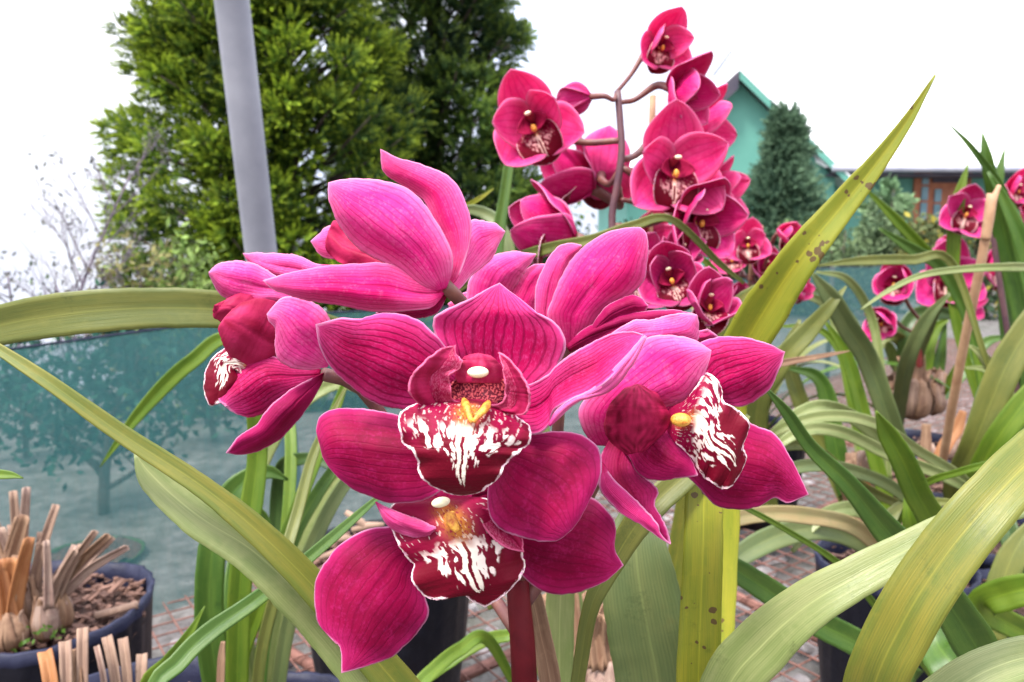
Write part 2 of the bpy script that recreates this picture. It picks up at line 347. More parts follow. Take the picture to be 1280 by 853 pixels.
def lip_colors(wfun=lambda u: 1.0, spread=1.0, t0=.22, seed=0, cx=0.0, dens=1.0, spk=1.0, wcol=(.80, .66, .60)):
    """maroon blade, white fan-shaped blotches with a dark central stripe, pale ragged margin, yellow at the throat"""
    def f(u, v, e, V):
        C = np.zeros((len(u), 3)); mar = np.array((.115, .0006, .010)); dk = np.array((.24, .002, .038)); wh = np.array(wcol); pk = np.array((.75, .42, .55)); cr_ = np.array((.82, .74, .56))
        for i in range(len(u)):
            a, b = u[i], v[i]*wfun(u[i])-cx
            x = abs(b)/spread
            n = nz(b*5, a*6, seed); nf = nz(b*26, a*22, seed+3); nfi = nz(b*60, a*50, seed+5)
            base = dk+(mar-dk)*min(1, max(0, (a-.25)*3+n*.6))
            # upper and lower bounds of the white fan
            top = t0+.16+.03*x-.05*n
            ang = math.atan2(b, max(a-t0+.05, .02))
            fing = nz(ang*5.5, seed*2.1, 1.3)*.8+nz(ang*13, seed, 4.)*.4
            bot = .79-.36*x**.85+.17*fing
            band = min((a-top)/.05, (bot-a)/.025)
            hol = nz(b*8.5, a*13, seed+9)+.6*nz(b*18, a*27, seed+2)
            k = min(1, max(0, band*.9+.5))
            if x > .13: k *= min(1, max(0, (.0/dens-hol)/.07))
            if x > .98: k = 0
            # speckle above the band
            if a < top+.06 and a > top-.20-.05*x and nf+.45*nfi > .14+.35*x+(1-spk)*.25: k = max(k, .5)
            c = base*(1-k)+(wh*(1-.5*math.exp(-(x/.2)**2))+cr_*.5*math.exp(-(x/.2)**2))*k
            # centre stripe
            if abs(b+.01*math.sin(a*30)) < .034+.012*nf and .46 < a < .76: c = base
            # dark dots near the throat
            if a < t0+.12 and x < .3 and nfi > .25: c = dk*1.0
            yk = math.exp(-((a-t0-.04)/.10)**2-(x/.17)**2)*.8*(1 if nfi < .22 else .15); c = c*(1-yk)+np.array((.78, .34, .035))*yk
            m = min(1, max(0, (.085+.07*nf-e[i]*1.0)/.035)) if a > .18 else 0
            C[i] = c*(1-m)+(pk if nfi < 0 else wh)*m
        return C
    return f
def lobe_col(seed=0, inner=(.40, .05, .10), side=1):
    def f(u, v, e, V):
        C = np.zeros((len(u), 3)); a1 = np.array((.20, .004, .03)); a2 = np.array((.34, .012, .07)); pk = np.array((.62, .16, .28))
        for i in range(len(u)):
            n = nz(v[i]*3, u[i]*4, seed); c = a1+(a2-a1)*min(1, max(0, .5+n))
            sp = nz(v[i]*30, u[i]*38, seed+1)
            if side*v[i] > .0 and sp > .22-.25*side*v[i]: c = c*.68+pk*.32
            m = min(1, max(0, (.05-e[i])/.02)); C[i] = c*(1-m)+np.array((.55, .10, .2))*m
        return C
    return f
def throat_col(seed=0):
    def f(u, v, e, V):
        C = np.zeros((len(u), 3))
        for i in range(len(u)):
            sp = nz(v[i]*16+seed, u[i]*22, seed)
            c = np.array((.07, .001, .010)) if sp > -.06 else np.array((.34, .05, .06))
            t = min(1, max(0, (u[i]-.75)/.25)); C[i] = c*(1-t)+np.array((.55, .22, .07))*t if sp < .3 else c
        return C
    return f
def plaincol(c1, c2, seed=0, sc=4.):
    def f(u, v, e, V):
        c1_, c2_ = np.array(c1), np.array(c2)
        k = np.array([min(1, max(0, .5+.9*nz(v[i]*sc, u[i]*sc*1.6, seed))) for i in range(len(u))])[:, None]
        return c1_*(1-k)+c2_*k
    return f
def stem(thing, name, pts, r, mat, parent=None, n=12, label=None):
    P = cr(pts, max(12, len(pts)*6)); V, F = tube(P, r, n); o = mesh(name, V, F, M[mat], thing, parent)
    if label: o['label'] = label
    return o
def pxpts(l): return np.array([at(a, b, c) for a, b, c in l])
def blob(thing, parent, name, px, py, d, rx, ry, rz, mat, rot=0):
    c = at(px, py, d); ca, sa = math.cos(rot), math.sin(rot)
    ax = np.array([ca*RT+sa*UP, -sa*RT+ca*UP, -FW]); s = d/FPX
    V, F = ell(c, (rx*s, ry*s, rz*s), ax, 14, 20); return mesh(name, V, F, M[mat], thing, parent)
# ================================================================== FRONT ORCHID
front = Thing('potted_orchid', 'large potted orchid nearest the camera with big magenta flowers on a thick red stem', 'orchid', (0.02, 0.42, 0.09))
def flower_base(thing, pts, r, mat='stembrown', label=None):
    V, F = tube(cr(pts, 18), r, 12)
    o = mesh('flower', V, F, M[mat], thing)
    if label: o['label'] = label
    return o
# ---- A : open flower facing the camera
d = .270
fa = flower_base(front, pxpts([(640, 640, .345), (628, 575, .325), (606, 520, .298), (600, 496, .286)]), [.0028, .0026, .003, .004], label='wide open flower facing the camera in the middle')
A = (front, fa)
petal(A, 'sepal', [(594, 500), (570, 462), (549, 432), (541, 404), (547, 393), (577, 379), (603, 365), (624.5, 354)], [(606, 500), (650, 494), (688, 471), (703, 448), (706, 425), (695, 405), (669, 389), (642, 368), (624.5, 354)],
      [.288, .284, .282, .280, .286], 'face', cup=[-.002, -.006, -.006, -.003], rip=.0006, seed=1, label='upright top sepal')
petal(A, 'petal', [(596, 490), (575, 455), (555, 432), (544, 418), (521, 399), (488, 392), (459, 396), (450, 399), (426, 398), (394.8, 405.6)], [(596, 508), (560, 513), (511, 512), (475, 506), (446, 488), (416, 461), (400, 432), (394.8, 405.6)],
      [.286, .276, .270, .268, .266], 'face', cup=[.0, .004, .007, .002], roll=.004, rip=.0007, seed=2)
petal(A, 'petal', [(610, 486), (640, 484), (662, 480), (685, 468), (708, 447), (734, 431), (760, 419), (785, 414), (805, 419)], [(610, 520), (640, 538), (669, 543.5), (686, 531), (690, 517), (700, 507), (718, 499), (749, 485), (778, 456), (805, 419)],
      [.286, .277, .270, .267, .268], 'face', cup=[0, -.003, -.004, -.004], roll=[0, -.003, -.007, -.008], rip=.001, seed=3)
petal(A, 'petal', [(686, 531), (694, 514), (712, 500), (749, 481), (776, 452), (806, 420)], [(687, 533), (697, 524), (722, 502), (757, 491), (785, 465), (808, 421)],
      [.2615, .260, .259, .2595, .2635], 'pale', cup=.002, seed=31, nu=40, nv=14)
petal(A, 'sepal', [(590, 545), (545, 530), (501, 520.5), (455, 512), (423, 512), (402, 520), (395, 537), (400, 553), (404, 571)], [(588, 575), (560, 606), (530, 625), (490, 628), (462, 620), (439, 609), (416, 589), (404, 571)],
      [.288, .282, .280, .282, .288], 'dark', cup=[.0, .006, .009, .005], roll=-.003, rip=.0008, seed=4)
petal(A, 'sepal', [(606, 545), (650, 545), (692, 540), (724.5, 543.5), (744, 556), (752, 576), (747.5, 601), (734, 629), (724, 648), (713, 663)], [(606, 575), (612, 590), (611, 609), (610, 622), (613, 645), (629, 663), (659, 673), (691, 677), (713, 663)],
      [.290, .277, .270, .268, .270], 'dark', cup=[.0, .005, .007, .004], rip=.0008, seed=5)
# lip, side lobes, column
lipA = petal(A, 'lip', [(584, 498), (562, 500), (538, 502), (521, 506), (505, 513), (499, 525), (500, 540), (506, 555), (517, 566), (523, 576), (524, 592), (533, 602), (548, 610), (566, 617), (582, 618)],
      [(606, 498), (622, 503), (636, 512), (648, 524), (657, 529), (663, 540), (662, 551), (650, 565), (638, 572), (631, 583), (625, 594), (612, 606), (600, 614), (582, 618)],
      [.281, .262, .252, .249, .253, .262], 'lip', cup=[.0, .006, .008, .006, .002], rip=[.0, .001, .0022, .0016], ripk=13, nu=190, nv=150, solid=.0009, seed=6, label='spotted lip with white markings',
      colf=lip_colors(lambda u: (.25+1.0*math.sin(min(1, u*1.35)*math.pi/2))*(1 if u < .6 else 1-.8*(u-.6)), 1.0, .24, 0))
petal(A, 'lip_lobe', [(560, 500), (530, 508), (518, 500), (511, 487), (515, 471), (531, 452), (552, 436), (569, 432)], [(590, 508), (567, 500), (564, 485), (562, 470), (573, 462), (579, 452), (571, 444), (569, 432)],
      [.268, .262, .258, .259, .262], 'lip', cup=[.0, -.003, -.003], roll=[.0, .004, .003], rip=.0008, nu=90, nv=60, seed=7, colf=lobe_col(2))
petal(A, 'lip_lobe', [(598, 508), (626, 504), (632, 488), (629, 470), (628, 458), (623, 441)], [(620, 512), (652, 519), (661, 507), (662, 491), (655, 473), (641, 453), (631, 445), (623, 441)],
      [.268, .260, .257, .258, .261], 'lip', cup=[.0, -.002, -.002], roll=[.0, -.004, -.003], rip=.0006, nu=90, nv=60, seed=8, colf=lobe_col(4, side=-1))
petal(A, 'throat', [(577, 468), (564, 482), (567, 498), (580, 508), (597, 512)], [(620, 468), (636, 482), (631, 498), (614, 508), (597, 512)], [.276, .276, .273, .268], 'lip', cup=-.006, nu=70, nv=60, seed=9, colf=throat_col(3))
col = petal(A, 'column', [(574, 478), (570, 468), (573, 456), (583, 447), (598, 443.5)], [(623, 478), (628, 468), (624, 456), (613, 447), (598, 443.5)], [.2610, .2585, .2588, .2630], 'lip', cup=[.010, .008, .005, .002], nu=40, nv=30, solid=.0012, seed=10, colf=plaincol((.30, .006, .05), (.42, .03, .09), 5))
blob(front, fa, 'anther_cap', 597.5, 465.5, .2572, 13.5, 7.2, 9, 'cap')
for pts in ([(580, 500, .2620), (583, 509, .2535), (586, 518, .2505), (590, 528, .2492)], [(611, 503, .2600), (606, 511, .2530), (598, 520, .2502), (592, 528, .2490)]):
    V, F = tube(cr(pxpts(pts), 16), [.0008, .0014, .0012, .0007], 10); mesh('callus', V, F, M['callus'], front, fa)
# ---- B : flower below
fb = flower_base(front, pxpts([(652, 720, .350), (625, 690, .335), (590, 655, .318), (560, 635, .306)]), .003, label='lower flower hanging beneath the central one')
B = (front, fb)
petal(B, 'sepal', [(540, 650), (511, 655), (488, 658), (455, 663), (423, 684), (400, 714), (394, 747), (398, 777), (414, 797), (426, 812), (427, 841)], [(545, 690), (530, 715), (532, 747), (536, 765), (528, 782), (507, 806), (488, 822), (456, 833), (427, 841)],
      [.312, .306, .303, .300, .298], 'dark', cup=[0, .005, .009, .004], rip=.0008, seed=11)
petal(B, 'sepal', [(600, 640), (650, 620), (700, 612), (741, 624), (762, 642), (769, 660), (767, 685), (779, 707)], [(610, 690), (640, 708), (665, 730), (686, 741), (718, 741), (754, 728), (779, 707)],
      [.312, .306, .302, .298, .296], 'dark', cup=[0, .004, .007, .003], rip=.0008, seed=12)
petal(B, 'petal', [(560, 640), (500, 625), (455, 600), (430, 570)], [(560, 620), (530, 590), (480, 570), (430, 570)], [.312, .310, .312], 'dark', cup=.005, seed=13)
petal(B, 'petal', [(590, 635), (640, 645), (690, 630), (735, 590)], [(590, 610), (620, 580), (670, 570), (735, 590)], [.312, .310, .312], 'dark', cup=.005, seed=14)
petal(B, 'sepal', [(560, 630), (530, 590), (540, 540), (575, 510)], [(580, 630), (620, 590), (610, 540), (575, 510)], [.314, .318, .322], 'dark', cup=-.005, seed=15)
petal(B, 'lip', [(545, 622), (505, 628), (489, 634), (488, 650), (496, 676), (508, 695), (518, 706), (515, 722), (524, 738), (541, 749), (560, 746), (577, 742), (590, 750), (606, 758)],
      [(565, 622), (610, 625), (640, 645), (650, 680), (653, 692), (656, 711), (650, 722), (642, 731), (632, 742), (623, 749), (606, 758)],
      [.304, .292, .284, .280, .283, .288], 'lip', cup=[0, .003, .008, .006, .002], rip=[0, .001, .0022, .0016], ripk=11, nu=190, nv=150, solid=.0009, seed=16, label='spotted lip half hidden under the flower above',
      colf=lip_colors(lambda u: 1.05*math.sin(min(1, .3+u*.8)*math.pi/2), .95, .30, 17, cx=0.04, spk=.5))
petal(B, 'lip_lobe', [(470, 628), (482, 634), (500, 641), (520, 648), (545, 660)], [(470, 628), (484, 655), (505, 668), (530, 672), (545, 660)], [.292, .285, .284, .284], 'mauve', cup=.004, seed=17, nu=40, nv=24)
petal(B, 'lip_lobe', [(600, 635), (625, 640), (650, 660), (655, 690)], [(596, 645), (612, 668), (632, 685), (655, 690)], [.290, .283, .280], 'lip', cup=-.003, seed=18, nu=60, nv=40, colf=lobe_col(9))
blob(front, fb, 'anther_cap', 551, 628, .2775, 12, 6.5, 8, 'cap', .2)
V, F = tube(cr(pxpts([(562, 642, .2835), (566, 655, .2815), (572, 664, .2805)]), 12), [.0020, .0022, .0010], 10); mesh('callus', V, F, M['callus'], front, fb)
# ---- C : right flower, turned to the right
fc = flower_base(front, pxpts([(652, 760, .352), (700, 690, .350), (745, 600, .340), (775, 550, .325), (800, 535, .316)]), .003, label='right flower turned to the right with its lip showing')
Cc = (front, fc)
petal(Cc, 'petal', [(742, 556), (728, 535), (724, 512), (740, 490), (770, 458), (803, 427), (829, 419), (865, 425), (889, 439)], [(800, 560), (806, 535), (822, 512), (845, 505), (862, 502), (873, 492), (881, 467), (887, 450), (889, 439)],
      [.308, .298, .290, .284, .282], 'pale', cup=[0, .006, .009, .003], roll=-.004, rip=.0007, seed=21, label='pale arching petal')
petal(Cc, 'petal', [(820, 530), (840, 480), (868, 445), (880, 427), (916, 421), (952, 427), (981, 440)], [(840, 535), (870, 520), (905, 506), (928, 508), (956, 492), (972, 467), (981, 440)],
      [.312, .304, .300, .300], 'face', cup=[0, .004, .006, .001], rip=.0007, seed=22)
petal(Cc, 'sepal', [(830, 545), (880, 535), (925, 522), (941, 531), (967, 543), (985, 568), (998, 592), (1010, 618)], [(835, 560), (850, 585), (876, 612), (895, 631), (925, 637), (950, 632), (968, 622), (985, 629), (1010, 618)],
      [.316, .306, .302, .302, .304], 'dark', cup=[0, .005, .008, .003], rip=.0010, seed=23)
petal(Cc, 'sepal', [(762, 548), (750, 575), (750, 612), (773, 637), (803, 655), (820, 670), (838, 679)], [(800, 560), (800, 590), (822, 612), (818, 631), (826, 647), (833, 660), (838, 679)],
      [.306, .298, .292, .288, .288], 'dark', cup=[0, .003, .004, .002], roll=[0, -.003, -.003], rip=.0009, seed=24)
petal(Cc, 'sepal', [(752, 582), (751, 612), (773, 639), (803, 657), (821, 671), (838, 680)], [(753, 578), (770, 602), (796, 626), (822, 655), (825, 667), (838, 680)],
      [.296, .291, .286, .284, .2855], 'face', cup=.001, seed=25, nu=40, nv=16)
petal(Cc, 'lip_side', [(778, 560), (789, 575), (798, 592), (820, 600), (845, 598), (872, 594)], [(800, 520), (830, 525), (848, 552), (862, 572), (872, 594)], [.298, .288, .284, .284], 'dark', cup=.006, seed=26, nu=44, nv=30)
petal(Cc, 'lip', [(832, 520), (843, 508), (858, 500), (872, 482), (880, 467), (892, 471), (900, 484), (905, 503), (917, 510), (936, 527), (930, 548), (928, 560), (932, 572), (925, 590)],
      [(832, 532), (843, 551), (858, 565), (870, 580), (878, 594), (888, 602), (905, 611), (916, 604), (925, 590)],
      [.292, .284, .279, .277, .280, .284], 'lip', cup=[0, .004, .007, .004, .001], rip=[0, .001, .002, .0016], ripk=13, nu=180, nv=140, solid=.0009, seed=27, label='spotted lip seen from the side',
      colf=lip_colors(lambda u: 1.0*math.sin(min(1, .35+u*.8)*math.pi/2), .92, .17, 41, cx=.08, dens=1.25, spk=.6))
petal(Cc, 'lip_lobe', [(784, 568), (762, 550), (756, 530), (764, 505), (780, 488), (797, 481)], [(806, 563), (830, 540), (838, 524), (826, 500), (812, 487), (797, 481)], [.286, .279, .276, .280], 'lip', cup=[.006, .010, .009, .004], rip=.0005, nu=70, nv=50, seed=28, colf=plaincol((.15, .002, .02), (.40, .012, .07), 3, 6.))
V, F = ell(at(851, 525, .2790), (.0036, .0032, .0024), None, 12, 16); mesh('callus', V, F, M['callus'], front, fc)
# ---- D : left flower in side view
fd = flower_base(front, pxpts([(652, 800, .356), (600, 720, .385), (520, 590, .375), (455, 490, .358), (404, 468, .345)]), .003, label='left flower seen from the side facing left')
D = (front, fd)
petal(D, 'petal', [(385, 400), (348, 378), (318, 380), (287, 376), (270, 360), (261, 341)], [(390, 370), (345, 345), (318, 330), (295, 327), (272, 331), (261, 341)], [.350, .346, .342, .338], 'pale', cup=[0, .005, .006], seed=41)
petal(D, 'sepal', [(410, 350), (372, 352), (334, 344), (315, 332), (304, 317)], [(412, 332), (394, 330), (371, 320), (334, 317), (304, 317)], [.352, .352, .352], 'pale', cup=.003, seed=42)
petal(D, 'lip', [(330, 450), (300, 440), (283, 436), (268, 446), (258, 462), (256, 486), (262, 506), (274, 503)], [(340, 470), (320, 478), (305, 470), (296, 462), (300, 480), (290, 492), (283, 500), (274, 503)], [.345, .337, .334, .334], 'lip', cup=.004, rip=.0015, nu=90, nv=70, seed=43, colf=lip_colors(lambda u: 1.1, .9, .12, 77))
petal(D, 'lip_lobe', [(350, 455), (325, 468), (300, 462), (284, 440), (274, 412), (281, 398)], [(372, 420), (365, 398), (345, 378), (318, 374), (294, 385), (281, 398)], [.348, .336, .328, .330], 'lip', cup=[.004, .009, .008], nu=70, nv=50, seed=44, colf=plaincol((.22, .004, .03), (.42, .02, .09), 8, 3.), label='crimson side of the lip')
petal(D, 'lip_lobe', [(300, 408), (280, 404), (267, 395), (268, 382)], [(338, 392), (325, 376), (300, 368), (268, 382)], [.344, .340, .338], 'lip', cup=.004, nu=50, nv=30, seed=45, colf=plaincol((.26, .004, .04), (.40, .02, .08), 2, 3.))
petal(D, 'sepal', [(402, 462), (360, 452), (324, 442), (298, 455), (277, 478), (273, 498), (283, 508)], [(398, 475), (368, 490), (345, 503), (330, 516), (312, 521), (296, 518), (283, 508)], [.345, .338, .334, .332], 'face', cup=[0, .005, .009, .004], seed=46)
petal(D, 'petal', [(409, 459), (381, 462), (357, 456), (345, 442), (345, 414), (337, 402), (334, 393)], [(412, 452), (419, 416), (404, 388), (380, 374), (356, 372), (343, 382), (334, 393)], [.334, .325, .321, .322], 'pale', cup=[0, .005, .008, .003], seed=47, label='pale petal folded over the lip')
petal(D, 'sepal', [(404, 466), (365, 486), (335, 512), (322, 530), (300, 545), (283, 566)], [(406, 472), (385, 508), (353, 546), (328, 561), (305, 568), (283, 566)], [.345, .338, .334, .332], 'dark', cup=[0, .004, .005, .002], roll=.004, seed=48)
# ---- E : top flower seen from behind
fe = flower_base(front, pxpts([(655, 700, .365), (640, 560, .372), (612, 440, .360), (585, 388, .338), (556, 357, .322)]), [.0032, .003, .0028, .0027, .0030], label='upper left flower seen from behind')
E = (front, fe)
petal(E, 'sepal', [(556, 352), (568, 353), (580, 330), (588, 292), (584, 259), (568, 227), (540, 210), (502, 199), (476, 187)], [(550, 362), (560, 344), (564, 318), (556, 300), (544, 281), (530, 251), (502, 231), (480, 214), (476, 187)], [.326, .324, .326, .334, .340], 'back', cup=[0, .006, .006, .002], roll=.004, seed=51)
petal(E, 'sepal', [(548, 364), (521, 357), (493, 335), (456, 316), (432, 293), (416, 264), (411, 245), (411, 229)], [(558, 360), (565, 338), (563, 311), (540, 269), (516, 241), (488, 229), (451, 224), (428, 225), (411, 229)], [.320, .312, .306, .306, .312], 'pale', cup=[0, .006, .011, .004], seed=52, label='broad pale back of a sepal')
petal(E, 'sepal', [(556, 362), (540, 352), (517, 345), (484, 330), (446, 331), (395, 335), (353, 344), (329, 351)], [(554, 368), (540, 384), (517, 388), (474, 390), (428, 382), (380, 374), (345, 363), (329, 351)], [.322, .312, .307, .306, .308], 'back', cup=[0, .004, .007, .003], seed=53, label='long low sepal pointing left')
petal(E, 'petal', [(560, 350), (575, 310), (587, 278), (610, 278), (622, 282), (631, 290)], [(560, 362), (573, 362), (590, 344), (612, 326), (622, 308), (631, 290)], [.330, .340, .346, .350], 'pale', cup=.005, seed=54)
petal(E, 'petal', [(545, 358), (500, 345), (450, 325), (415, 324), (400, 318), (389, 302)], [(545, 340), (500, 310), (450, 290), (413, 283), (400, 292), (389, 302)], [.332, .342, .350, .356], 'pale', cup=.003, seed=55)
petal(E, 'lip', [(520, 356), (470, 345), (430, 332), (408, 312), (411, 290)], [(520, 330), (470, 300), (435, 290), (420, 276), (411, 290)], [.328, .332, .338, .344], 'lip', cup=.003, rip=.002, nu=60, nv=40, seed=56, colf=plaincol((.26, .004, .04), (.42, .015, .08), 12))
petal(E, 'petal', [(552, 362), (520, 366), (490, 378), (470, 392)], [(560, 368), (545, 392), (510, 398), (470, 392)], [.326, .330, .334], 'dark', cup=.003, seed=57)
# ---- F : flower seen from behind at the right
ff = flower_base(front, pxpts([(658, 760, .372), (690, 620, .385), (700, 500, .372), (712, 432, .352)]), .0028, label='back of a flower right of the middle')
Fl = (front, ff)
petal(Fl, 'sepal', [(705, 432), (685, 430), (672, 400), (669, 378), (672, 352), (685, 324), (698, 309), (713, 304), (727, 307)], [(712, 432), (692, 405), (698, 380), (704, 350), (712, 330), (722, 318), (727, 307)], [.352, .350, .352, .356], 'back', cup=.003, seed=61)
petal(Fl, 'sepal', [(704, 436), (685, 396), (691, 374), (702, 346), (716, 324), (735, 305), (760, 291), (780, 286), (800, 285)], [(722, 428), (741, 409), (760, 386), (791, 366), (803, 352), (808, 334), (810, 309), (807, 292), (800, 285)], [.348, .340, .334, .334, .340], 'back', cup=[0, .006, .011, .005], roll=-.002, seed=62, label='broad back of a sepal')
petal(Fl, 'petal', [(735, 420), (745, 400), (760, 383), (776, 374), (795, 370), (810, 382)], [(738, 424), (760, 408), (785, 396), (803, 392), (810, 382)], [.338, .332, .332], 'dark', cup=.004, seed=63, nu=40)
petal(Fl, 'sepal', [(708, 432), (730, 412), (760, 398), (794, 391), (835, 388), (858, 391), (870, 394)], [(712, 440), (750, 428), (800, 415), (840, 405), (870, 394)], [.342, .334, .330, .332], 'dark', cup=.003, seed=64)
petal(Fl, 'petal', [(745, 432), (765, 417), (791, 402), (819, 399), (850, 392), (871, 394)], [(750, 440), (790, 437), (830, 431), (869, 427), (873, 409), (871, 394)], [.330, .322, .318, .320], 'pale', cup=.004, rip=.0008, seed=65)
petal(Fl, 'petal', [(780, 430), (830, 420), (868, 415), (885, 412)], [(785, 440), (840, 436), (880, 428), (897, 422), (885, 412)], [.340, .336, .334], 'face', cup=.003, seed=66)
# ---- G : flower behind the gap
fg = flower_base(front, pxpts([(660, 760, .39), (650, 600, .41), (640, 480, .41), (632, 400, .395)]), .0028, label='pale flower just behind the top sepal of the middle flower')
G = (front, fg)
petal(G, 'sepal', [(625, 420), (585, 395), (583, 370), (590, 343), (607, 324), (635, 315), (655, 316), (670, 318)], [(640, 410), (640, 370), (655, 340), (664, 328), (670, 318)], [.392, .386, .382, .386], 'pale', cup=.006, seed=71)
petal(G, 'sepal', [(625, 420), (630, 385), (641, 358), (655, 340), (670, 331), (684, 331)], [(650, 425), (668, 400), (676, 375), (684, 350), (684, 331)], [.390, .386, .388], 'back', cup=.005, seed=72)
petal(G, 'petal', [(620, 420), (600, 420), (572, 400), (560, 380)], [(620, 400), (605, 375), (585, 365), (560, 380)], [.395, .398, .40], 'back', cup=.004, seed=73)
petal(G, 'petal', [(650, 440), (675, 452), (700, 445), (722, 430)], [(650, 420), (675, 405), (702, 410), (722, 430)], [.395, .398, .40], 'dark', cup=.004, seed=74)
petal(G, 'sepal', [(620, 430), (590, 460), (600, 485), (625, 500)], [(650, 430), (665, 465), (650, 490), (625, 500)], [.392, .396, .40], 'dark', cup=.004, seed=75)
# ---- stem and pot
stem(front, 'flower_stem', pxpts([(585, 388, .360), (615, 450, .372), (640, 560, .368), (646, 660, .360), (648, 740, .350), (653, 800, .345), (656, 860, .345), (660, 960, .352), (665, 1060, .370)]), [.0032, .0036, .0045, .0055, .0055, .0055], 'stemred')
# ------------------------------------------------------------------ leaves
def leaf(thing, pts, wd, mat, fold=.10, twist=0., name='leaf', label=None, nv=9, wave=.02, seed=0, thick=.0008, flip=1):
    """pts: (px,py,depth) base->tip or tip->base, wd: widths in px along it"""
    P3 = np.array([at(a, b, c) for a, b, c in pts]); n = max(24, len(pts)*9)
    Q = cr(P3, n); ds = np.array([c for _, _, c in pts])
    s = np.linspace(0, 1, n); dep = (Q-CAM) @ FW
    cs = np.r_[0, np.cumsum(np.linalg.norm(np.diff(P3, axis=0), axis=1))]; cs /= cs[-1]
    wi = np.interp(s, cs, np.asarray(wd, float)); kk = np.ones(3)/3; wi[1:-1] = np.convolve(wi, kk, 'valid')
    W = np.maximum(wi, .3)*dep/FPX
    return ribbon(thing, Q, W, mat, fold, twist, name, label, nv, wave, seed, thick, flip)
def ribbon(thing, Q, W, mat, fold, twist, name='leaf', label=None, nv=9, wave=.02, seed=0, thick=.0008, flip=1, ref=None):
    n = len(Q); T = np.gradient(Q, axis=0); T /= np.linalg.norm(T, axis=1)[:, None]+1e-9
    W = W*np.array([1+.05*nz(i*.22, seed*1.7, 3.)+.03*nz(i*.8, seed, 7.) for i in range(n)])
    tw = prof(twist, n); fo = prof(fold, n); v = np.linspace(-1, 1, nv); V = np.zeros((n, nv, 3))
    for i in range(n):
        nv_ = (CAM-Q[i]) if ref is None else np.array(ref)
        nv_ = nv_/np.linalg.norm(nv_)
        S = np.cross(T[i], nv_)
        if np.linalg.norm(S) < 1e-3: S = np.array([1., 0, 0])
        S /= np.linalg.norm(S)
        Nn = np.cross(S, T[i]); c, s_ = math.cos(tw[i]), math.sin(tw[i]); S2 = S*c+Nn*s_; N2 = Nn*c-S*s_
        sc = 1/max(.35, abs(c)) if ref is None else 1
        for j, a in enumerate(v):
            V[i, j] = Q[i]+S2*a*W[i]/2*sc+N2*flip*(abs(a)*fo[i]*W[i]+wave*W[i]*math.sin(i*.35+seed*2+a*1.5)*abs(a))
    s = np.r_[0, np.cumsum(np.linalg.norm(np.diff(Q, axis=0), axis=1))]
    uv = np.stack([np.broadcast_to((v+1)/2, (n, nv)).ravel(), np.broadcast_to((s*3)[:, None], (n, nv)).ravel()], 1)
    o = mesh(name, V.reshape(-1, 3), gridF(n, nv), M[mat], thing, uv=uv, solid=thick)
    if label: o['label'] = label
    return o
# leaves of the front plant
leaf(front, [(690, 1050, .40), (722, 853, .37), (737, 765, .355), (760, 715, .350), (800, 650, .345), (850, 600, .35), (900, 560, .36), (935, 520, .38)], [16, 17, 20, 26, 36, 34, 28, 6], 'olive', fold=.12, label='narrow olive leaf leaning right')
leaf(front, [(850, 1050, .42), (822, 853, .40), (812, 800, .395), (800, 735, .39), (795, 690, .39), (796, 650, .395), (800, 615, .40)], [100, 104, 102, 96, 84, 50, 8], 'grey', fold=.06, label='broad grey green leaf with a blunt end')
leaf(front, [(870, 1050, .38), (873, 853, .36), (876, 760, .355), (879, 680, .352), (880, 610, .355), (882, 540, .37), (884, 470, .39)], [56, 54, 50, 48, 46, 40, 10], 'yellow', fold=.10, label='upright yellow green leaf with a yellow midrib')
leaf(front, [(700, 1050, .44), (699, 853, .44), (700, 760, .44), (704, 690, .44), (715, 620, .45)], [38, 36, 36, 32, 6], 'palel', fold=.05)
leaf(front, [(707, 1000, .385), (688, 853, .375), (676, 795, .37), (665, 745, .365), (655, 715, .362)], [28, 26, 26, 24, 16], 'dry', fold=.2, name='dead_leaf', label='dark brown dried leaf beside the stem', wave=.06)
leaf(front, [(860, 1010, .36), (905, 870, .33), (955, 805, .315), (1010, 757, .305), (1070, 722, .30), (1130, 690, .30), (1200, 655, .30), (1300, 622, .31), (1400, 600, .33)], [50, 66, 68, 58, 50, 44, 40, 34, 10], 'palel', fold=[.08, .08, .05, .10], wave=.03, label='pale leaf running right under a wider one', twist=.15)
leaf(front, [(1040, 1060, .35), (1085, 880, .29), (1125, 785, .275), (1178, 700, .27), (1240, 625, .27), (1310, 555, .28), (1420, 460, .31)], [50, 66, 74, 72, 68, 62, 10], 'yolive', fold=.07, wave=.02, label='widest olive leaf crossing the right corner')
leaf(front, [(980, 1100, .36), (1110, 940, .31), (1190, 866, .30), (1250, 832, .30), (1310, 820, .31), (1400, 830, .33)], [44, 52, 56, 52, 50, 20], 'palel', fold=.08)
leaf(front, [(900, 900, .50), (900, 690, .52), (905, 520, .52), (925, 445, .50), (958, 385, .48), (1003, 318, .46), (1052, 258, .45), (1095, 205, .44), (1135, 150, .43), (1169, 94, .42)], [26, 44, 52, 56, 55, 46, 35, 25, 14, 2], 'yellow', fold=.16, wave=.01, label='spotted yellow green leaf rising past the house roof')
leaf(front, [(640, 1060, .40), (560, 930, .38), (500, 860, .37), (440, 790, .36), (400, 742, .352), (335, 676, .345), (255, 610, .34), (150, 541, .335), (60, 477, .33), (-20, 425, .33)], [44, 46, 46, 42, 38, 34, 26, 22, 18, 12], 'yolive', fold=.12, label='long yellowish leaf slanting down from the left edge')
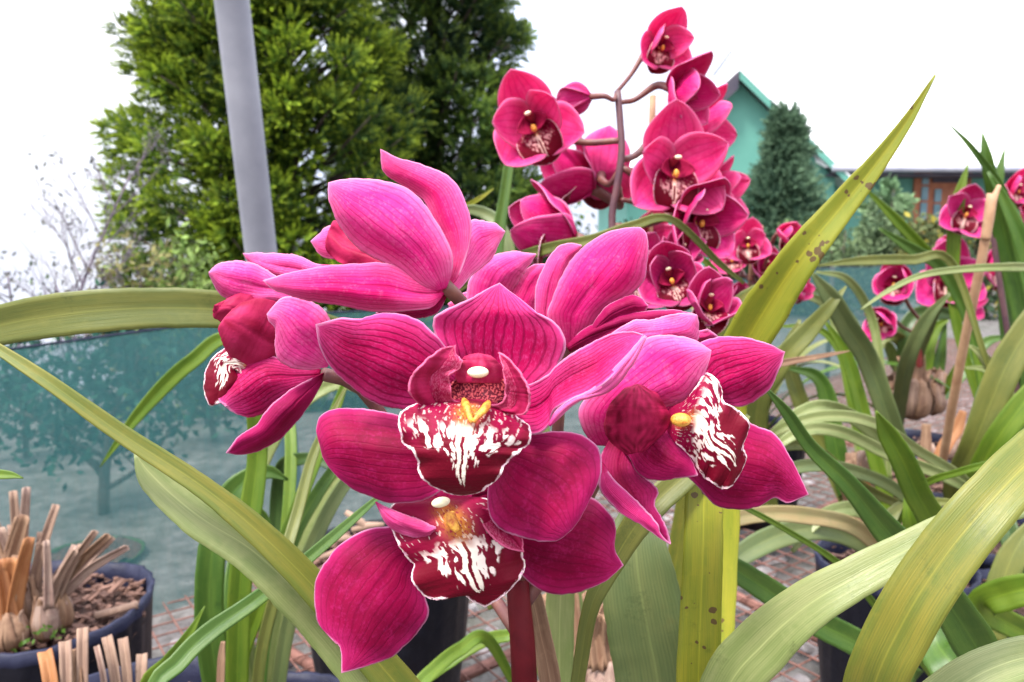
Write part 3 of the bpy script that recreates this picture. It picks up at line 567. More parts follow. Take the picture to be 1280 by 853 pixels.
leaf(front, [(620, 1060, .40), (540, 960, .385), (478, 868, .375), (425, 800, .37), (372, 741, .362), (315, 688, .358), (258, 652, .355), (217, 620, .355), (186, 590, .355), (168, 566, .355)], [50, 60, 62, 60, 58, 54, 50, 44, 34, 2], 'palel', fold=.05, label='pale leaf with its rounded tip left of the flowers')
leaf(front, [(620, 760, .52), (560, 560, .55), (460, 440, .50), (350, 400, .46), (280, 388, .44), (200, 385, .43), (120, 389, .42), (40, 399, .42), (-60, 420, .43)], [20, 30, 40, 44, 46, 50, 54, 54, 40], 'olive', fold=.08, wave=.015, label='wide olive leaf lying level at the left edge')
leaf(front, [(560, 1060, .40), (330, 960, .40), (200, 870, .40), (225, 826, .41), (262, 790, .42), (315, 753, .43), (368, 712, .45), (420, 668, .47), (480, 615, .50)], [20, 24, 22, 24, 24, 20, 16, 14, 5], 'green', fold=.14, label='narrow bright green leaf slanting up to the right')
# pot of the front plant (just under the picture)
def pot(thing, c, r, h, sides=26, mat='bag', rim='rim', soil='soil', taper=.86, seed=0, floppy=.03, nchip=60, chips=True):
    c = np.array(c, float); n = 72; V = []; rr = random.Random(seed)
    hs = [0, .15, .4, .7, .93, 1.0, 1.0, .93, .80]; rs = [taper*.97, taper, taper+.05, taper+.1, 1.0, 1.03, .985, .965, .95]
    for k, (a, b) in enumerate(zip(hs, rs)):
        for i in range(n):
            t = i*2*math.pi/n; wob = 1+floppy*(1 if k > 1 else .5)*nz(math.cos(t)*1.6, math.sin(t)*1.6, seed+a*.8)*1.6+.014*math.cos(sides*t)*(a > .3)
            V.append(c+np.array([math.cos(t)*r*b*wob, math.sin(t)*r*b*wob, h*a+(.04*r*nz(math.cos(t)*1.3, math.sin(t)*1.3, seed+9) if k >= 4 else 0)]))
    F = [(k*n+i, k*n+(i+1) % n, (k+1)*n+(i+1) % n, (k+1)*n+i) for k in range(4) for i in range(n)]
    F.append(tuple(range(n))[::-1])
    o1 = mesh('pot', V[:5*n], F, M[mat], thing)
    F2 = [(k*n+i, k*n+(i+1) % n, (k+1)*n+(i+1) % n, (k+1)*n+i) for k in range(4) for i in range(n)]
    mesh('pot_rim', V[4*n:], F2, M[rim], thing)
    m = 26; G = np.zeros((m, n, 3))
    for a in range(m):
        for i in range(n):
            t = i*2*math.pi/n; q = r*.955*a/(m-1); x, y = math.cos(t)*q, math.sin(t)*q
            G[a, i] = c+np.array([x, y, h*.86+.012*nz(x*28, y*28, seed)+.010*nz(x*80, y*80, seed+4)+.012*(1-a/(m-1))])
    F3 = [(a*n+i, a*n+(i+1) % n, (a+1)*n+(i+1) % n, (a+1)*n+i) for a in range(m-1) for i in range(n)]
    mesh('soil', G.reshape(-1, 3), F3, M[soil], thing)
    if chips:
        ps = []
        for k in range(int(nchip*3.2)):
            t = rr.random()*2*math.pi; q = r*.92*math.sqrt(rr.random()); s = r*rr.choice([.02, .03, .045, .065])*rr.uniform(.7, 1.2)
            v, f = boxm((0, 0, 0), (s*rr.uniform(1, 2.6), s, s*.4)); ax = rr.uniform(0, 6.3); tl = rr.uniform(-.5, .5)
            ca, sa = math.cos(ax), math.sin(ax); ct, st_ = math.cos(tl), math.sin(tl)
            v = v*(1+.25*np.array([[rr.uniform(-1, 1) for _ in range(3)] for _ in range(8)]))
            x = v[:, 0]*ct-v[:, 2]*st_; z = v[:, 0]*st_+v[:, 2]*ct
            v = np.stack([x*ca-v[:, 1]*sa, x*sa+v[:, 1]*ca, z], 1)
            ps.append((v+c+np.array([math.cos(t)*q, math.sin(t)*q, h*.86+.016+rr.uniform(-.004, .006)]), f))
        V, F = join(ps); mesh('bark_chips', V, F, M['chip'], thing, smooth=False)['kind'] = 'stuff'
    return o1
pot(front, (0.02, 0.42, 0.09), .10, .22, seed=3)
# ================================================================== generic 3-D flower for the plants further back
def norm(a): a = np.array(a, float); return a/np.linalg.norm(a)
def gpetal(thing, parent, kind, O, X, Y, Z, ang, length, width, th0, th1, mat, zoff=0., rip=.03, seed=0, nu=20, nv=13, cupw=.25, point=.8, colf=None, twist=0.):
    """petal growing from O at angle ang in the XY plane, lifting toward Z by th0..th1 radians"""
    Rd = math.cos(ang)*X+math.sin(ang)*Y; Sd = -math.sin(ang)*X+math.cos(ang)*Y
    u = np.linspace(0, 1, nu); th = th0+(th1-th0)*u; r = np.r_[0, np.cumsum(np.cos(th[1:])/(nu-1))]; z = np.r_[0, np.cumsum(np.sin(th[1:])/(nu-1))]
    hw = width*(np.sin(math.pi*np.clip(u, 0, 1)**point)**.62); hw[0] = width*.22
    hw = np.maximum(hw, .0); v = np.linspace(-1, 1, nv)
    bend = .06*math.sin(seed*3.7)
    V = np.zeros((nu, nv, 3))
    for i in range(nu):
        nm = -math.sin(th[i])*Rd+math.cos(th[i])*Z
        tw = twist*u[i]; S2 = Sd*math.cos(tw)+nm*math.sin(tw); N2 = nm*math.cos(tw)-Sd*math.sin(tw)
        for j, a in enumerate(v):
            V[i, j] = O+length*(r[i]*Rd+(z[i]+zoff)*Z+bend*u[i]**2*Sd+S2*a*hw[i]+N2*(cupw*a*a*hw[i]+rip*math.sin(7*u[i]+seed+a)*abs(a)**3*(hw[i]/width)+.03*nz(a*2, u[i]*3, seed)))
    V = V.reshape(-1, 3)
    uv = np.stack([np.broadcast_to((v+1)/2, (nu, nv)).ravel(), np.broadcast_to(u[:, None], (nu, nv)).ravel()], 1)
    e = add_edge(V, nu, nv)
    kw = {}
    if colf is not None: kw['col'] = colf(uv[:, 1], uv[:, 0]*2-1, e*(.055/length), V)
    return mesh(kind, V, gridF(nu, nv), M[mat], thing, parent, uv=uv, attrs={'edge': e}, solid=.0007, **kw)
def gflower(thing, px, py, d, rpx, facing, open_=.6, roll=0., stem_to=None, mat='far', seed=0, label=None, detail=1, side=None):
    """facing: (right, up, toward camera) components of the way the flower looks"""
    O = at(px, py, d); R = rpx*(1.50 if detail else 1.38)*d/FPX; open_ *= .92
    Z = norm(facing[0]*RT+facing[1]*UP-facing[2]*FW)
    upv = UP*math.cos(roll)+RT*math.sin(roll); Y = upv-Z*upv.dot(Z)
    Y = norm(Y) if np.linalg.norm(Y) > .05 else norm(RT); X = np.cross(Y, Z)
    O = O-Z*R*.35
    rr = random.Random(seed)
    base = O-Z*R*.55-Y*R*.05
    pts = [O, base]
    if stem_to is not None:
        s = at(*stem_to); pts = [O, O-Z*R*.38, (base+s)/2-UP*R*.10, s]
    V, F = tube(cr(pts, 14), [R*.085, R*.075, R*.055, R*.05], 9)
    f = mesh('flower', V, F, M['stembrown'], thing)
    if label: f['label'] = label
    a0 = .9*(1-open_); a1 = 2.3*(1-open_)
    j = lambda s: rr.uniform(-s, s)
    for (nm, ang, ln, wd) in (('sepal', 90, 1.0, .43), ('sepal', 218, 1.0, .42), ('sepal', -38, 1.0, .42)):
        gpetal(thing, f, nm, O, X, Y, Z, R_(ang+j(6)), R*ln*(1+j(.06)), wd, a0+j(.1)-.12, a1+j(.25)-.1, mat, seed=rr.random()*9, nu=24 if detail else 12, nv=15 if detail else 9, zoff=-.02)
    for (nm, ang, ln, wd) in (('petal', 160, .95, .38), ('petal', 20, .95, .38)):
        gpetal(thing, f, nm, O, X, Y, Z, R_(ang+j(6)), R*ln*(1+j(.06)), wd, a0+.12+j(.1), a1+.15+j(.25), mat, seed=rr.random()*9, nu=24 if detail else 12, nv=15 if detail else 9, zoff=.03)
    if open_ > .25:
        n1, n2 = (56, 44) if detail else (20, 16)
        gpetal(thing, f, 'lip', O, X, Y, Z, R_(270), R*.78, .44, 1.15, -.75, 'lip', seed=seed, zoff=.04, nu=n1, nv=n2, cupw=.35, rip=.07, point=1.15, colf=lip_colors(lambda u: 1.0, .75, .22, seed*3+1, dens=1.3, wcol=(.66, .30, .30)))
        for sgn in (-1, 1):
            gpetal(thing, f, 'lip_lobe', O, X, Y, Z, R_(270+sgn*75), R*.50, .30, 1.2, .9, 'lip', seed=seed, zoff=.03, nu=12, nv=9, cupw=.3, colf=plaincol((.20, .004, .03), (.36, .014, .07), seed))
        gpetal(thing, f, 'column', O, X, Y, Z, R_(90), R*.38, .20, 1.35, .95, 'lip', seed=seed, zoff=.02, nu=10, nv=9, cupw=-.5, rip=0, colf=plaincol((.34, .02, .05), (.48, .05, .10), seed))
        c = O+Z*R*.42+Y*R*.12; V, F = ell(c, (R*.055, R*.032, R*.045), np.array([X, Y, Z]), 8, 10); mesh('anther_cap', V, F, M['cap'], thing, f)
        c = O+Z*R*.34-Y*R*.10; V, F = ell(c, (R*.045, R*.065, R*.04), np.array([X, Y, Z]), 8, 10); mesh('callus', V, F, M['callus'], thing, f)
    return f
# ================================================================== TALL SPIKE behind the front plant
tall = Thing('potted_orchid', 'potted orchid with a tall spike of pink flowers against the white sky', 'orchid', (0.10, 0.86, 0.09))
S0 = [(772, 114, .755), (775, 150, .755), (777, 190, .755), (771, 235, .757), (765, 270, .76), (768, 320, .76), (775, 420, .77), (790, 560, .79), (800, 760, .82), (800, 870, .86)]
stem(tall, 'spike_stem', pxpts(S0), [.0034, .0036, .0042, .0045, .0045], 'stemdark')
for (px, py, d, r, fc_, op, rl, st, mt, sd, lb) in [
    (830, 54, .74, 37, (.30, -.25, .9), .50, .1, (772, 114, .755), 'far', 1, 'topmost half open flower'),
    (858, 116, .73, 46, (.55, -.35, .6), .42, .0, (776, 128, .755), 'back', 2, 'nodding flower below the topmost'),
    (884, 170, .79, 54, (.7, -.1, .3), .62, .2, (778, 200, .757), 'far', 3, None),
    (664, 152, .73, 56, (-.15, -.15, .95), .56, -.35, (776, 176, .755), 'far', 4, 'lone flower left of the stem'),
    (722, 122, .76, 34, (-.75, .1, -.45), .05, .3, (770, 118, .755), 'mauve', 5, 'closed bud left of the stem'),
    (846, 208, .71, 58, (.05, -.10, .95), .66, .0, (778, 210, .757), 'far', 6, 'open flower right of the stem showing its lip'),
    (716, 222, .80, 56, (-.65, .35, .1), .38, .5, (772, 232, .757), 'back', 7, None),
    (752, 214, .82, 46, (.1, .35, -.8), .55, .2, (774, 214, .757), 'far', 8, None),
    (880, 272, .72, 52, (.35, -.25, .85), .52, .1, (767, 282, .76), 'back', 9, 'lowest flower right of the stem'),
    (905, 238, .80, 38, (.7, .1, .4), .45, .1, (777, 250, .757), 'far', 10, None),
    (688, 283, .70, 62, (-.75, .35, .0), .30, .6, (765, 300, .76), 'back', 11, 'half closed flower low on the left'),
    (815, 300, .80, 34, (.3, .1, .8), .5, .2, (768, 312, .76), 'far', 12, None),
    (800, 345, .66, 52, (.35, .25, .5), .50, .3, (770, 370, .765), 'mauve', 13, None),
    (838, 345, .60, 46, (-.15, .10, .85), .45, -.3, (772, 380, .765), 'mauve', 14, 'dusky flower behind the front group'),
    (888, 378, .56, 44, (.0, .35, .75), .36, .1, (774, 400, .77), 'mauve', 15, 'dusky half closed flower behind the front group'),
    (852, 312, .72, 34, (.2, .3, .7), .4, .5, (770, 360, .765), 'mauve', 16, None)]:
    gflower(tall, px, py, d, r, fc_, op, rl, st, mt, sd, lb)
stem(tall, 'support_stick', pxpts([(816, 120, .80), (812, 300, .80), (806, 520, .81), (800, 870, .85)]), .0034, 'bamboo')
leaf(tall, [(640, 160, .86), (636, 205, .86), (630, 250, .86), (622, 300, .86), (618, 360, .86), (630, 480, .86), (690, 700, .87), (760, 880, .87)], [4, 13, 14, 17, 18, 20, 22, 20], 'green', fold=.15)
leaf(tall, [(560, 268, .92), (585, 262, .92), (608, 268, .92), (625, 285, .91), (640, 340, .90), (680, 560, .89), (760, 880, .88)], [4, 12, 16, 18, 20, 24, 22], 'grey')
leaf(tall, [(576, 262, .95), (600, 248, .94), (617, 236, .94)], [6, 6, 1], 'yellow')
leaf(tall, [(560, 372, .78), (620, 333, .72), (680, 312, .68), (740, 300, .66), (790, 283, .66), (840, 275, .66), (900, 330, .72), (930, 354, .74)], [4, 12, 14, 14, 13, 9, 8, 4], 'olive', label='leaf arching level through the flowers')
leaf(tall, [(820, 880, .86), (855, 640, .80), (900, 420, .78), (945, 363, .78), (985, 356, .80)], [20, 24, 20, 15, 3], 'yolive')
leaf(tall, [(820, 880, .86), (870, 600, .84), (905, 420, .82), (895, 345, .80), (860, 310, .80)], [20, 22, 18, 12, 3], 'lime')
pot(tall, (0.135, 0.88, 0.09), .10, .235, seed=5, nchip=90)
# dry bulbs at the foot of the tall spike
def bulb(thing, px, py, d, rx, ry, mat='bulb', rot=0., stubs=3, seed=0, h=60, smat='straw', w=11, lean=0.):
    """papery pseudobulb with cut leaf stubs"""
    rr = random.Random(seed); c = at(px, py, d); s = d/FPX
    V, F = ell(c, (rx*s, rx*s*.9, ry*s), np.array([RT, [0, 1, 0], [0, 0, 1.]]), 14, 18)
    V = c+(V-c)*(1+.10*np.array([[nz(p[0]*90, p[1]*90, p[2]*40+seed)] for p in V]))
    z = (V[:, 2]-c[2])/(ry*s); k = np.clip(1-.35*np.clip(z, 0, 1)**2, .3, 1)[:, None]
    V[:, :2] = c[:2]+(V[:, :2]-c[:2])*k*(1+.07*np.sin(9*np.arctan2(V[:, 1]-c[1], V[:, 0]-c[0])+seed)[:, None])
    uv = np.stack([np.arctan2(V[:, 1]-c[1], V[:, 0]-c[0])/3.1, z], 1)
    o = mesh('pseudobulb', V, F, M[mat], thing, uv=uv)
    for i in range(4):
        a = rr.uniform(-math.pi, 0.2) if i else -1.4; o_ = np.array([math.cos(a), math.sin(a), 0]); hh = ry*s; Q = []
        for k in range(10):
            t = k/9; zz = -.8+1.9*t; rad_ = math.sqrt(max(.05, 1-min(1, abs(zz))**2))*rx*s*1.04*(1-.25*max(0, zz))+ (max(0, t-.62)**1.5)*rx*s*rr.uniform(1.0, 2.6)
            Q.append(c+o_*rad_+np.array([0, 0, zz*hh*rr.uniform(.97, 1.03)]))
        ribbon(thing, np.array(Q), rx*s*rr.uniform(.8, 1.2)*np.array([.8, 1, 1.1, 1.1, 1, .9, .75, .6, .4, .15]), rr.choice(['bulb', 'dry', 'straw', 'dry']), -.12, rr.uniform(-.2, .2), 'dry_sheath', None, 9, .10, i+seed, .0008, ref=tuple(o_+np.array([0, 0, .001])))
    stubs += 1
    for i in range(stubs):
        a = lean+rr.uniform(-.38, .38); L_ = h*rr.uniform(.65, 1.1); x0 = px+rr.uniform(-.5, .5)*rx; y0 = py-ry*.45
        dd = d+rr.uniform(-.012, .012)
        Q = cr(pxpts([(x0, y0, dd), (x0+math.sin(a)*L_*.5, y0-math.cos(a)*L_*.5, dd), (x0+math.sin(a*1.15)*L_, y0-math.cos(a*1.15)*L_, dd+rr.uniform(-.02, .02))]), 12)
        ribbon(thing, Q, np.full(12, w*s)*np.linspace(1.25, .8, 12), rr.choice([smat, smat, 'dry', 'bulb']), .35, rr.uniform(-.6, .6), 'leaf_stub', None, 7, .09, i, .0014)
    return o
bulb(tall, 722, 842, .84, 24, 34, 'straw', seed=1, stubs=3, h=120, smat='dry', w=18)
bulb(tall, 758, 850, .80, 26, 30, 'bulb', seed=2, stubs=3, h=90, smat='dry', w=16, lean=.2)
bulb(tall, 690, 868, .82, 18, 24, 'straw', seed=3, stubs=2, h=50, smat='straw')
leaf(tall, [(655, 880, .80), (610, 800, .74), (575, 812, .70), (545, 835, .66), (515, 868, .64), (480, 940, .64)], [8, 15, 17, 18, 18, 12], 'lime')
leaf(tall, [(690, 872, .78), (655, 797, .76), (632, 795, .76), (600, 803, .75), (560, 828, .74), (530, 856, .72)], [8, 14, 15, 17, 17, 6], 'lime')
leaf(tall, [(640, 880, .78), (615, 872, .77), (575, 862, .76)], [12, 10, 3], 'orange', name='dead_leaf')
# ================================================================== left clump of leaves
lc = Thing('potted_orchid', 'flowerless potted orchid, a clump of upright leaves left of the flowers', 'orchid', (-0.26, .72, 0.09))
for pts, wd, mt in [
    ([(330, 1040, .70), (285, 900, .68), (264, 800, .66), (263, 710, .65), (275, 650, .65), (295, 612, .65), (330, 590, .66), (360, 600, .67)], [30, 36, 36, 34, 34, 32, 20, 3], 'green'),
    ([(330, 1040, .70), (300, 900, .66), (298, 790, .64), (303, 700, .63), (316, 620, .63), (322, 560, .63), (316, 500, .62), (308, 450, .62)], [22, 26, 28, 28, 27, 24, 18, 2], 'lime'),
    ([(335, 1040, .70), (300, 860, .67), (322, 765, .66), (350, 690, .66), (385, 600, .67), (420, 510, .68), (445, 440, .68)], [14, 17, 18, 18, 16, 13, 3], 'lime'),
    ([(340, 1040, .70), (325, 870, .67), (336, 770, .67), (362, 685, .67), (395, 620, .68), (440, 560, .69), (490, 520, .70)], [14, 16, 17, 17, 16, 13, 3], 'green'),
    ([(335, 1040, .72), (330, 860, .70), (350, 760, .70), (382, 660, .71), (430, 590, .72), (480, 570, .73), (530, 600, .74)], [14, 18, 20, 20, 18, 14, 4], 'palel'),
    ([(335, 1040, .72), (318, 880, .71), (305, 780, .71), (300, 690, .71), (318, 600, .72), (360, 520, .72), (420, 480, .73), (470, 500, .74)], [14, 18, 20, 22, 22, 20, 16, 3], 'palel'),
    ([(335, 1040, .72), (345, 880, .70), (365, 760, .69), (400, 660, .69), (450, 585, .70), (520, 560, .72)], [14, 18, 19, 18, 15, 3], 'grey'),
    ([(320, 1040, .70), (300, 860, .69), (290, 760, .70), (297, 690, .72), (325, 640, .75), (350, 700, .76)], [14, 18, 20, 18, 10, 2], 'green'),
    ([(335, 1040, .68), (322, 860, .62), (350, 720, .60), (372, 640, .62), (395, 560, .64), (440, 470, .66)], [13, 14, 15, 14, 12, 2], 'olive'),
    ([(340, 760, .82), (345, 640, .82), (352, 585, .80), (375, 574, .78), (400, 576, .76), (420, 590, .75)], [14, 16, 16, 16, 14, 5], 'dull'),
    ([(330, 1040, .72), (250, 900, .74), (170, 760, .80), (150, 640, .84), (165, 530, .86), (205, 480, .86), (240, 452, .86), (268, 432, .86)], [3, 3, 3, 3, 10, 19, 15, 10], 'lime'),
    ([(330, 1040, .70), (230, 900, .64), (185, 858, .62), (210, 828, .61), (235, 795, .60), (256, 758, .60)], [10, 16, 18, 18, 12, 1], 'lime'),
    ([(300, 1040, .66), (-60, 700, .6), (-30, 594, .6), (0, 593, .6), (28, 597, .6)], [3, 3, 12, 10, 1], 'lime')]:
    if mt == 'lime' and pts[1][0] == -60: continue
    if pts[4][0] == 165: pts = [(125, 584, .86), (145, 556, .86), (170, 522, .86), (205, 483, .86), (240, 452, .86), (290, 425, .86), (360, 520, .80), (350, 760, .74), (335, 1040, .72)]; wd = [1, 8, 15, 19, 19, 17, 15, 14, 14]
    leaf(lc, pts, wd, mt, fold=.13, seed=pts[0][0])
leaf(lc, [(275, 870, .60), (277, 820, .60), (279, 802, .60)], [10, 9, 5], 'dry', name='dead_leaf')
pot(lc, (-0.24, .72, 0.09), .11, .22, seed=8)
edge_leaf = leaf(front, [(-120, 640, .42), (-60, 605, .42), (-15, 594, .42), (12, 594, .42), (29, 598, .42)], [24, 18, 14, 10, 1], 'lime')
# ================================================================== cut back plant in the left pot
stump = Thing('potted_orchid', 'cut back orchid with dry bulbs in the navy rimmed pot at the left edge', 'orchid', tuple(at(50, 800, 1.0)*[1, 1, 0]+[0, 0, .09]))
pc = at(52, 800, 1.0); pc[2] = .09
pot(stump, pc, .130, .25, seed=12, floppy=.05, nchip=170)
for (px, py, d, rx, ry, rot, st, h, ln, sm, mt, w_) in [(56, 775, .93, 15, 30, 0, 2, 80, .12, 'straw', 'bulb', 9), (72, 762, .95, 17, 30, 0, 5, 105, .52, 'straw', 'bulb', 10), (30, 755, .97, 18, 34, 0, 5, 120, .05, 'straw', 'straw', 11),
      (5, 760, .95, 22, 36, 0, 5, 110, -.1, 'dry', 'straw', 14), (15, 790, .92, 20, 26, 0, 3, 100, -.15, 'orange', 'dry', 15), (-20, 775, .95, 22, 34, 0, 4, 110, -.2, 'straw', 'bulb', 12), (48, 770, .99, 14, 28, 0, 4, 90, .35, 'straw', 'straw', 9)]:
    bulb(stump, px, py, d, rx, ry, mt, rot, st, int(px*3+py), h, sm, w_, ln)
stem(stump, 'leaf_stub', pxpts([(120, 770, .98), (140, 765, .98), (172, 756, .985)]), .005, 'straw')
def sprig(thing, px, py, d, seed, n=26, r=22):
    rr = random.Random(seed); V = []; F = []
    for i in range(n):
        c = at(px+rr.gauss(0, r*.5), py+rr.gauss(0, r*.3), d+rr.gauss(0, .01)); s = .0035
        a = norm([rr.gauss(0, 1), rr.gauss(0, 1), rr.gauss(0, 1)]); b = norm(np.cross(a, [rr.random(), 1, .3])); k = len(V)
        V += [c-a*s, c+b*s*.7, c+a*s, c-b*s*.7]; F.append((k, k+1, k+2, k+3))
    mesh('weed', V, F, M['green'], thing)
sprig(stump, 60, 788, .90, 1); sprig(stump, 25, 805, .90, 2, 18)
# second cut back plant, nearer, its stubs poking up at the bottom
stump2 = Thing('potted_orchid', 'cut back orchid with straw stubs poking up along the bottom edge', 'orchid', tuple(at(170, 900, .72)*[1, 1, 0]+[0, 0, .09]))
c2 = at(165, 935, .70); pot(stump2, (c2[0], c2[1], .09), .11, c2[2]-.09+.02, seed=14, floppy=.04, nchip=50)
for (x0, y0, x1, y1, w_, mt) in [(85, 900, 82, 802, 13, 'straw'), (103, 900, 104, 785, 12, 'straw'), (72, 900, 57, 815, 16, 'orange'), (140, 900, 121, 808, 6, 'bulb'), (155, 900, 134, 796, 11, 'straw'), (165, 900, 154, 798, 11, 'straw'), (176, 900, 178, 818, 12, 'straw'), (98, 900, 92, 812, 15, 'dry'), (190, 910, 196, 850, 10, 'straw')]:
    d0 = .70+.0006*(x0-130); P_ = pxpts([(x0, y0+60, d0), ((x0+x1)/2, (y0+y1)/2, d0), (x1, y1, d0+.01)])
    ribbon(stump2, cr(P_, 10), np.full(10, w_*d0/FPX), mt, .4, .15, 'leaf_stub', None, 7, .04, x0, .0018)
# ================================================================== plants at the right
def leaves3d(thing, base, n, length, width, mats, seed, az=(0, 6.283), droop=1.3, el=(1.0, 1.5), ref=None):
    rr = random.Random(seed); base = np.array(base)
    for i in range(n):
        a = az[0]+(az[1]-az[0])*(i+rr.uniform(.1, .9))/n; L_ = length*rr.uniform(.65, 1.1); e = rr.uniform(*el); dr = droop*rr.uniform(.6, 1.3)
        m = 26; p = base+np.array([rr.gauss(0, .012), rr.gauss(0, .012), 0]); Q = [p]
        for k in range(m-1):
            t = k/(m-1); ee = e-dr*t**1.4*1.5
            a += rr.gauss(0, .004)
            p = p+L_/(m-1)*np.array([math.cos(a)*math.cos(ee), math.sin(a)*math.cos(ee), math.sin(ee)]); Q.append(p)
        u = np.linspace(0, 1, m); W = width*rr.uniform(.75, 1.1)*np.clip(.45+1.1*u, 0, 1)*np.clip((1-u)*3.2, .02, 1)**.8
        ribbon(thing, np.array(Q), W, rr.choice(mats), .14, rr.uniform(-.35, .35), seed=i, ref=(math.cos(a)*-.5, math.sin(a)*-.5, 1), wave=.02)
def groundz(px, py, d, z): p = at(px, py, d); p[2] = z; return p
# middle small cluster with stick
sm = Thing('potted_orchid', 'orchid with a small pink flower cluster on a stick below the small conifer', 'orchid', tuple(groundz(950, 500, 1.9, .09)))
for (px, py, d, r, fc_, op, sd, mt) in [(935, 303, 1.02, 30, (-.2, .0, .9), .6, 31, 'far'), (984, 293, 1.0, 24, (.3, .0, .8), .35, 32, 'far'), (960, 332, 1.05, 26, (-.1, .2, .8), .45, 33, 'back'), (915, 322, 1.1, 26, (-.4, .1, .8), .5, 34, 'far'), (1000, 362, 1.05, 20, (.5, .0, .7), .4, 35, 'far'), (900, 328, 1.12, 22, (-.3, .2, .8), .5, 36, 'far'), (925, 372, 1.08, 24, (0, .1, .8), .5, 37, 'mauve')]:
    gflower(sm, px, py, d, r, fc_, op, 0, (945, 345+(sd % 3)*12, 1.08), mt, sd, None, 0)
stem(sm, 'flower_stem', pxpts([(950, 300, 1.08), (945, 345, 1.08), (945, 420, 1.4), (950, 520, 1.9)]), .004, 'stemdark')
stem(sm, 'support_stick', pxpts([(950, 284, 1.06), (940, 340, 1.07), (935, 430, 1.5), (942, 520, 1.9)]), .0045, 'bamboo')
b0 = groundz(950, 520, 1.95, .30)
leaves3d(sm, b0, 14, .48, .030, ['green', 'olive', 'palel', 'lime', 'grey'], 5, droop=1.2)
pot(sm, b0-[0, 0, .21], .11, .235, seed=21)
# right hand flowering plant
rp = Thing('potted_orchid', 'potted orchid at right with pink flower clusters in front of the teal netting', 'orchid', tuple(groundz(1150, 530, 1.75, .09)))
for (px, py, d, r, fc_, op, rl, sd, mt, st) in [(1118, 352, 1.55, 33, (-.5, .0, .8), .42, .2, 41, 'pale', (1150, 400, 1.65)), (1100, 402, 1.5, 28, (-.6, -.3, .6), .38, -.4, 42, 'pale', (1140, 415, 1.65)), (1186, 345, 1.5, 42, (-.05, .1, .9), .66, .1, 43, 'pale', (1165, 380, 1.62)),
      (1208, 378, 1.58, 27, (.3, -.1, .7), .5, .1, 44, 'pale', (1170, 390, 1.62)), (1185, 312, 1.6, 24, (.1, .5, .5), .2, .3, 45, 'pale', (1168, 360, 1.62)), (1210, 264, 1.45, 32, (-.2, -.05, .9), .62, .3, 46, 'pale', (1245, 250, 1.5)), (1248, 335, 1.6, 30, (.4, .1, .8), .55, 0, 47, 'pale', (1180, 380, 1.62))]:
    gflower(rp, px, py, d, r, fc_, op, rl, st, mt, sd, None, 0)
stem(rp, 'flower_stem', pxpts([(1176, 320, 1.62), (1165, 380, 1.62), (1150, 440, 1.66), (1150, 510, 1.75)]), .006, 'ovary')
stem(rp, 'flower_stem', pxpts([(1150, 400, 1.65), (1140, 430, 1.66), (1150, 510, 1.75)]), .005, 'ovary')
b1_ = groundz(1150, 524, 1.78, .30)
for pts, wd, mt in [
    ([(1150, 520, 1.75), (1145, 450, 1.68), (1158, 410, 1.6), (1172, 380, 1.55), (1192, 352, 1.5)], [14, 18, 18, 14, 4], 'grey'),
    ([(1120, 545, 1.7), (1125, 500, 1.6), (1135, 450, 1.5), (1158, 400, 1.45), (1188, 366, 1.42)], [14, 17, 19, 16, 4], 'grey'),
    ([(1150, 500, 1.75), (1130, 430, 1.7), (1145, 395, 1.7), (1180, 392, 1.7), (1200, 400, 1.7)], [14, 18, 20, 16, 4], 'dull'),
    ([(1155, 500, 1.75), (1160, 440, 1.75), (1170, 410, 1.75), (1185, 400, 1.74)], [14, 16, 14, 4], 'lime'),
    ([(1165, 510, 1.75), (1175, 450, 1.75), (1182, 400, 1.75)], [12, 14, 3], 'green'),
    ([(1150, 510, 1.75), (1135, 440, 1.72), (1110, 420, 1.68), (1085, 452, 1.66)], [16, 18, 15, 3], 'olive'),
    ([(1160, 510, 1.75), (1185, 480, 1.72), (1205, 445, 1.7), (1215, 405, 1.7)], [12, 12, 10, 3], 'lime'),
    ([(1140, 510, 1.75), (1120, 455, 1.75), (1105, 430, 1.72), (1075, 452, 1.7)], [10, 14, 12, 2], 'palel'),
    ([(1150, 510, 1.75), (1143, 450, 1.78), (1150, 400, 1.78), (1175, 380, 1.75)], [14, 20, 16, 3], 'yellow'),
    ([(1160, 515, 1.75), (1200, 470, 1.8), (1230, 430, 1.8), (1262, 420, 1.8)], [12, 14, 14, 3], 'green')]:
    leaf(rp, pts, wd, mt, fold=.14)
pot(rp, b1_-[0, 0, .21], .125, .235, seed=22)
bulb(rp, 1143, 500, 1.68, 22, 26, 'dry', seed=51, stubs=4, h=42, smat='straw', w=16); bulb(rp, 1118, 496, 1.66, 12, 18, 'straw', seed=52, stubs=2, h=30, smat='straw', w=14); bulb(rp, 1165, 500, 1.70, 16, 20, 'dry', seed=53, stubs=3, h=30, smat='dry', w=14)
